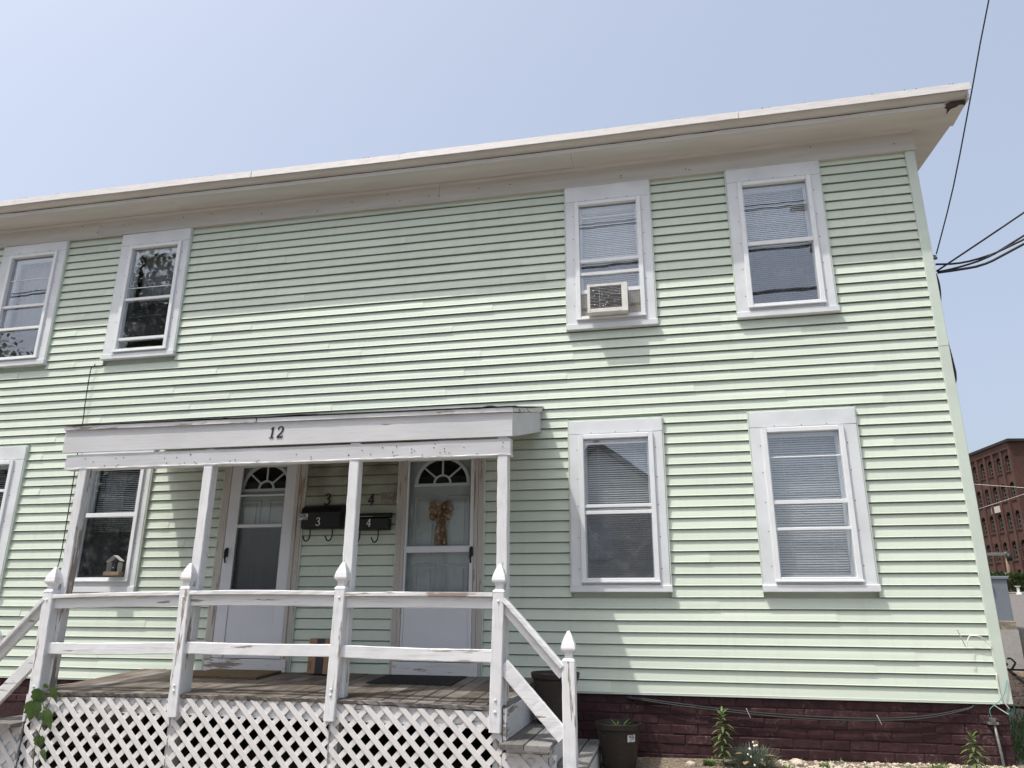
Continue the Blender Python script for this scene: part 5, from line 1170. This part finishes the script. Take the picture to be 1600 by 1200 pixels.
for a, b, c_, d in holes[:40]:
    m = MB(); m.add([fp(a, c_, -.3), fp(b, c_, -.3), fp(b, d, -.3), fp(a, d, -.3)], [(0, 1, 2, 3)]); wn = m.build('window', 'millglass', t)
    m = MB(); n = 6; h = .22*(b-a)+.15      # arched head filling the top corners
    for side in (0, 1):
        pts = [(a, d), (a, d-h)]+[(a+(b-a)/2*(q/n), d-h*(1-math.sin(q/n*math.pi/2))) for q in range(1, n+1)] if side == 0 else [(b, d), (b, d-h)]+[(b-(b-a)/2*(q/n), d-h*(1-math.sin(q/n*math.pi/2))) for q in range(1, n+1)]
        m.add([fp(s, z, -.02) for s, z in pts], [tuple(range(len(pts)))])
    m.build('arch', 'millbrick', wn)
    m = MB(); w_ = b-a
    for q in (.0, .5, 1.0): m.sweep([[fp(a+w_*q-.05, z, -.29), fp(a+w_*q+.05, z, -.29), fp(a+w_*q+.05, z, -.24), fp(a+w_*q-.05, z, -.24)] for z in (c_, d)])
    for q in (.02, .25, .5, .75): m.sweep([[fp(s, c_+(d-c_)*q-.05, -.28), fp(s, c_+(d-c_)*q+.05, -.28), fp(s, c_+(d-c_)*q+.05, -.23), fp(s, c_+(d-c_)*q-.05, -.23)] for s in (a, b)])
    m.build('muntin', 'millpaint', wn)
    m = MB(); m.sweep([[fp(a-.1, z, 0.0), fp(b+.1, z, 0.0), fp(b+.1, z, .12), fp(a-.1, z, .12)] for z in (c_-.16, c_)]); m.build('sill', 'millbrick', wn)
sp, zp = onface(1557, 796); m = MB(); m.sweep([[fp(sp-1.0, z, .02), fp(sp+1.0, z, .02), fp(sp+1.0, z, .1), fp(sp-1.0, z, .1)] for z in (zp-.45, zp+.35)]); m.build('wall_sign', 'concrete', t)

# ------------------------------------------------------------------ across the street (seen only as reflections in the panes)
t = thing('utility_pole', (2.6, -13.0, -1), 'brown utility pole with crossarm across the street carrying the house wires', 'utility pole')
m = MB(); m.tube([(2.6, -13, -1.3), (2.6, -13, 12.6)], [.17, .12], 12); m.build('pole', 'polewood', t, True)
m = MB(); m.box(1.3, 3.9, -12.88, -12.76, 11.6, 11.75, .01); m.box(1.7, 3.5, -12.88, -12.76, 10.3, 10.42, .01); m.build('crossarm', 'polewood', t)
m = MB(); m.lathe((2.6, -12.55, 8.8), [(.05, -.02), (.25, 0), (.25, .9), (.1, .98)], 14); m.build('transformer', 'galv', t, True)
for i, (z, y, r_) in enumerate(((11.8, -12.82, .03), (11.8, -12.6, .02), (10.5, -12.8, .04), (9.2, -12.8, .05))):
    cable('street_line', [(-60, y, z+.4), (-28, y, z-.55), (2.6+.3*i, y, z), (34, y, z-.55), (62, y, z+.4)], r_, 'cable', 'line %s along the street side poles opposite' % ('topmost outer', 'topmost inner', 'middle', 'lowest thick')[i], 'wire', 'street lines opposite the house', 10)
def tree(x, y, h, rad, label, n=15000, lf=1.0):
    random.seed(int(x*10)); z0 = gz(x, y); t = thing('tree', (x, y, z0), label, 'tree', 'trees across the street')
    m = MB(); m.tube([(x, y, z0-.2), (x+.1, y, z0+h*.25), (x-.1, y+.1, z0+h*.5), (x, y, z0+h*.85)], [.32, .25, .16, .04], 10)
    for i in range(9):
        a = i*2.4; z1 = z0+h*(.28+.05*i); m.tube([(x, y, z1), (x+rad*.4*math.cos(a), y+rad*.4*math.sin(a), z1+h*.07), (x+rad*.75*math.cos(a), y+rad*.75*math.sin(a), z1+h*.12)], [.12, .07, .02], 6)
    m.build('trunk', 'bark', t, True)
    m = MB(); cl = [(Vector((x, y, z0+h*.62))+Vector((rad*.75*math.cos(i*2.4)*rnd(.3, 1), rad*.75*math.sin(i*2.4)*rnd(.3, 1), h*.32*rnd(-1, 1))), rnd(.28, .5)*rad) for i in range(26)]
    for i in range(n):
        c_, r_ = random.choice(cl); d = Vector((random.gauss(0, 1), random.gauss(0, 1), random.gauss(0, 1))).normalized(); p = c_+d*r_*rnd(.5, 1.05)
        q = Vector((rnd(-1, 1), rnd(-1, 1), rnd(-1, .4))).normalized()*rnd(.06, .14)*lf; s = q.cross(Vector((.2, .5, .9))).normalized()*rnd(.035, .07)*lf; m.add([p-q, p+s, p+q, p-s], [(0, 1, 2, 3)])
    m.build('crown', 'treeleaf', t)
tree(-22.3, -20, 17.0, 4.0, 'tall leafy tree across the street to the left of the house', 26000, 1.7)
tree(9.5, -24, 8.8, 3.4, 'round tree across the street, right of the white house', 9000)
tree(16.5, -23, 11, 4.2, 'broad tree across the street, farther right than the round one', 9000)
tree(25, -21, 10, 4.2, 'tree across the street near the right-hand bend', 7000)
tree(-14.5, -24, 9.5, 3.8, 'bushy tree across the street between the tall tree and the white house', 9000)
tree(-30, -27, 9, 4.0, 'low dense tree across the street behind the tall one', 22000, 2.2)
tree(-38, -28, 9, 4.2, 'low dense tree across the street at the far left end', 18000, 2.2)
tree(-35.5, -23, 14.5, 4.2, 'round tree across the street, farthest left', 16000, 1.7)
tree(-28.2, -23, 15.2, 3.8, 'dense tree across the street beside the tallest one', 22000, 1.9)
def far_house(x0, x1, y0, y1, h, rh, label, n):
    cx = (x0+x1)/2; t = thing('house', (cx, y1, -1), label, 'house', 'houses across the street')
    m = MB(); m.box(x0, x1, y0, y1, -1.2, h, 0); m.prism([(x0, h), (x1, h), (cx, rh)], lambda a, b, d: Vector((a, d, b)), y0, y1); m.build('wall', 'farhouse', t)
    e = .5; sl = (rh-h)/((x1-x0)/2)
    m = MB(); m.sweep([[(a, y, b) for a, b in ((x0-e, h-sl*e), (cx, rh+.05), (x1+e, h-sl*e), (x1+e, h-sl*e+.2), (cx, rh+.3), (x0-e, h-sl*e+.2))] for y in (y0-.4, y1+.4)]); m.build('roof', 'farroof', t)
    for i in range(n):
        xx = x0+(x1-x0)*(i+.5)/n
        for zz in (.2, 2.8):
            m = MB(); m.box(xx-.5, xx+.5, y1-.02, y1+.04, zz, zz+1.5, .01); m.build('window', 'trim', t)
far_house(-9.5, -1.5, -34, -25, 4.6, 7.6, 'white gabled house across the street facing the green one', 3)
far_house(16, 27, -38, -29, 4.8, 8.0, 'white gabled house across the street to the right, behind the trees', 4)
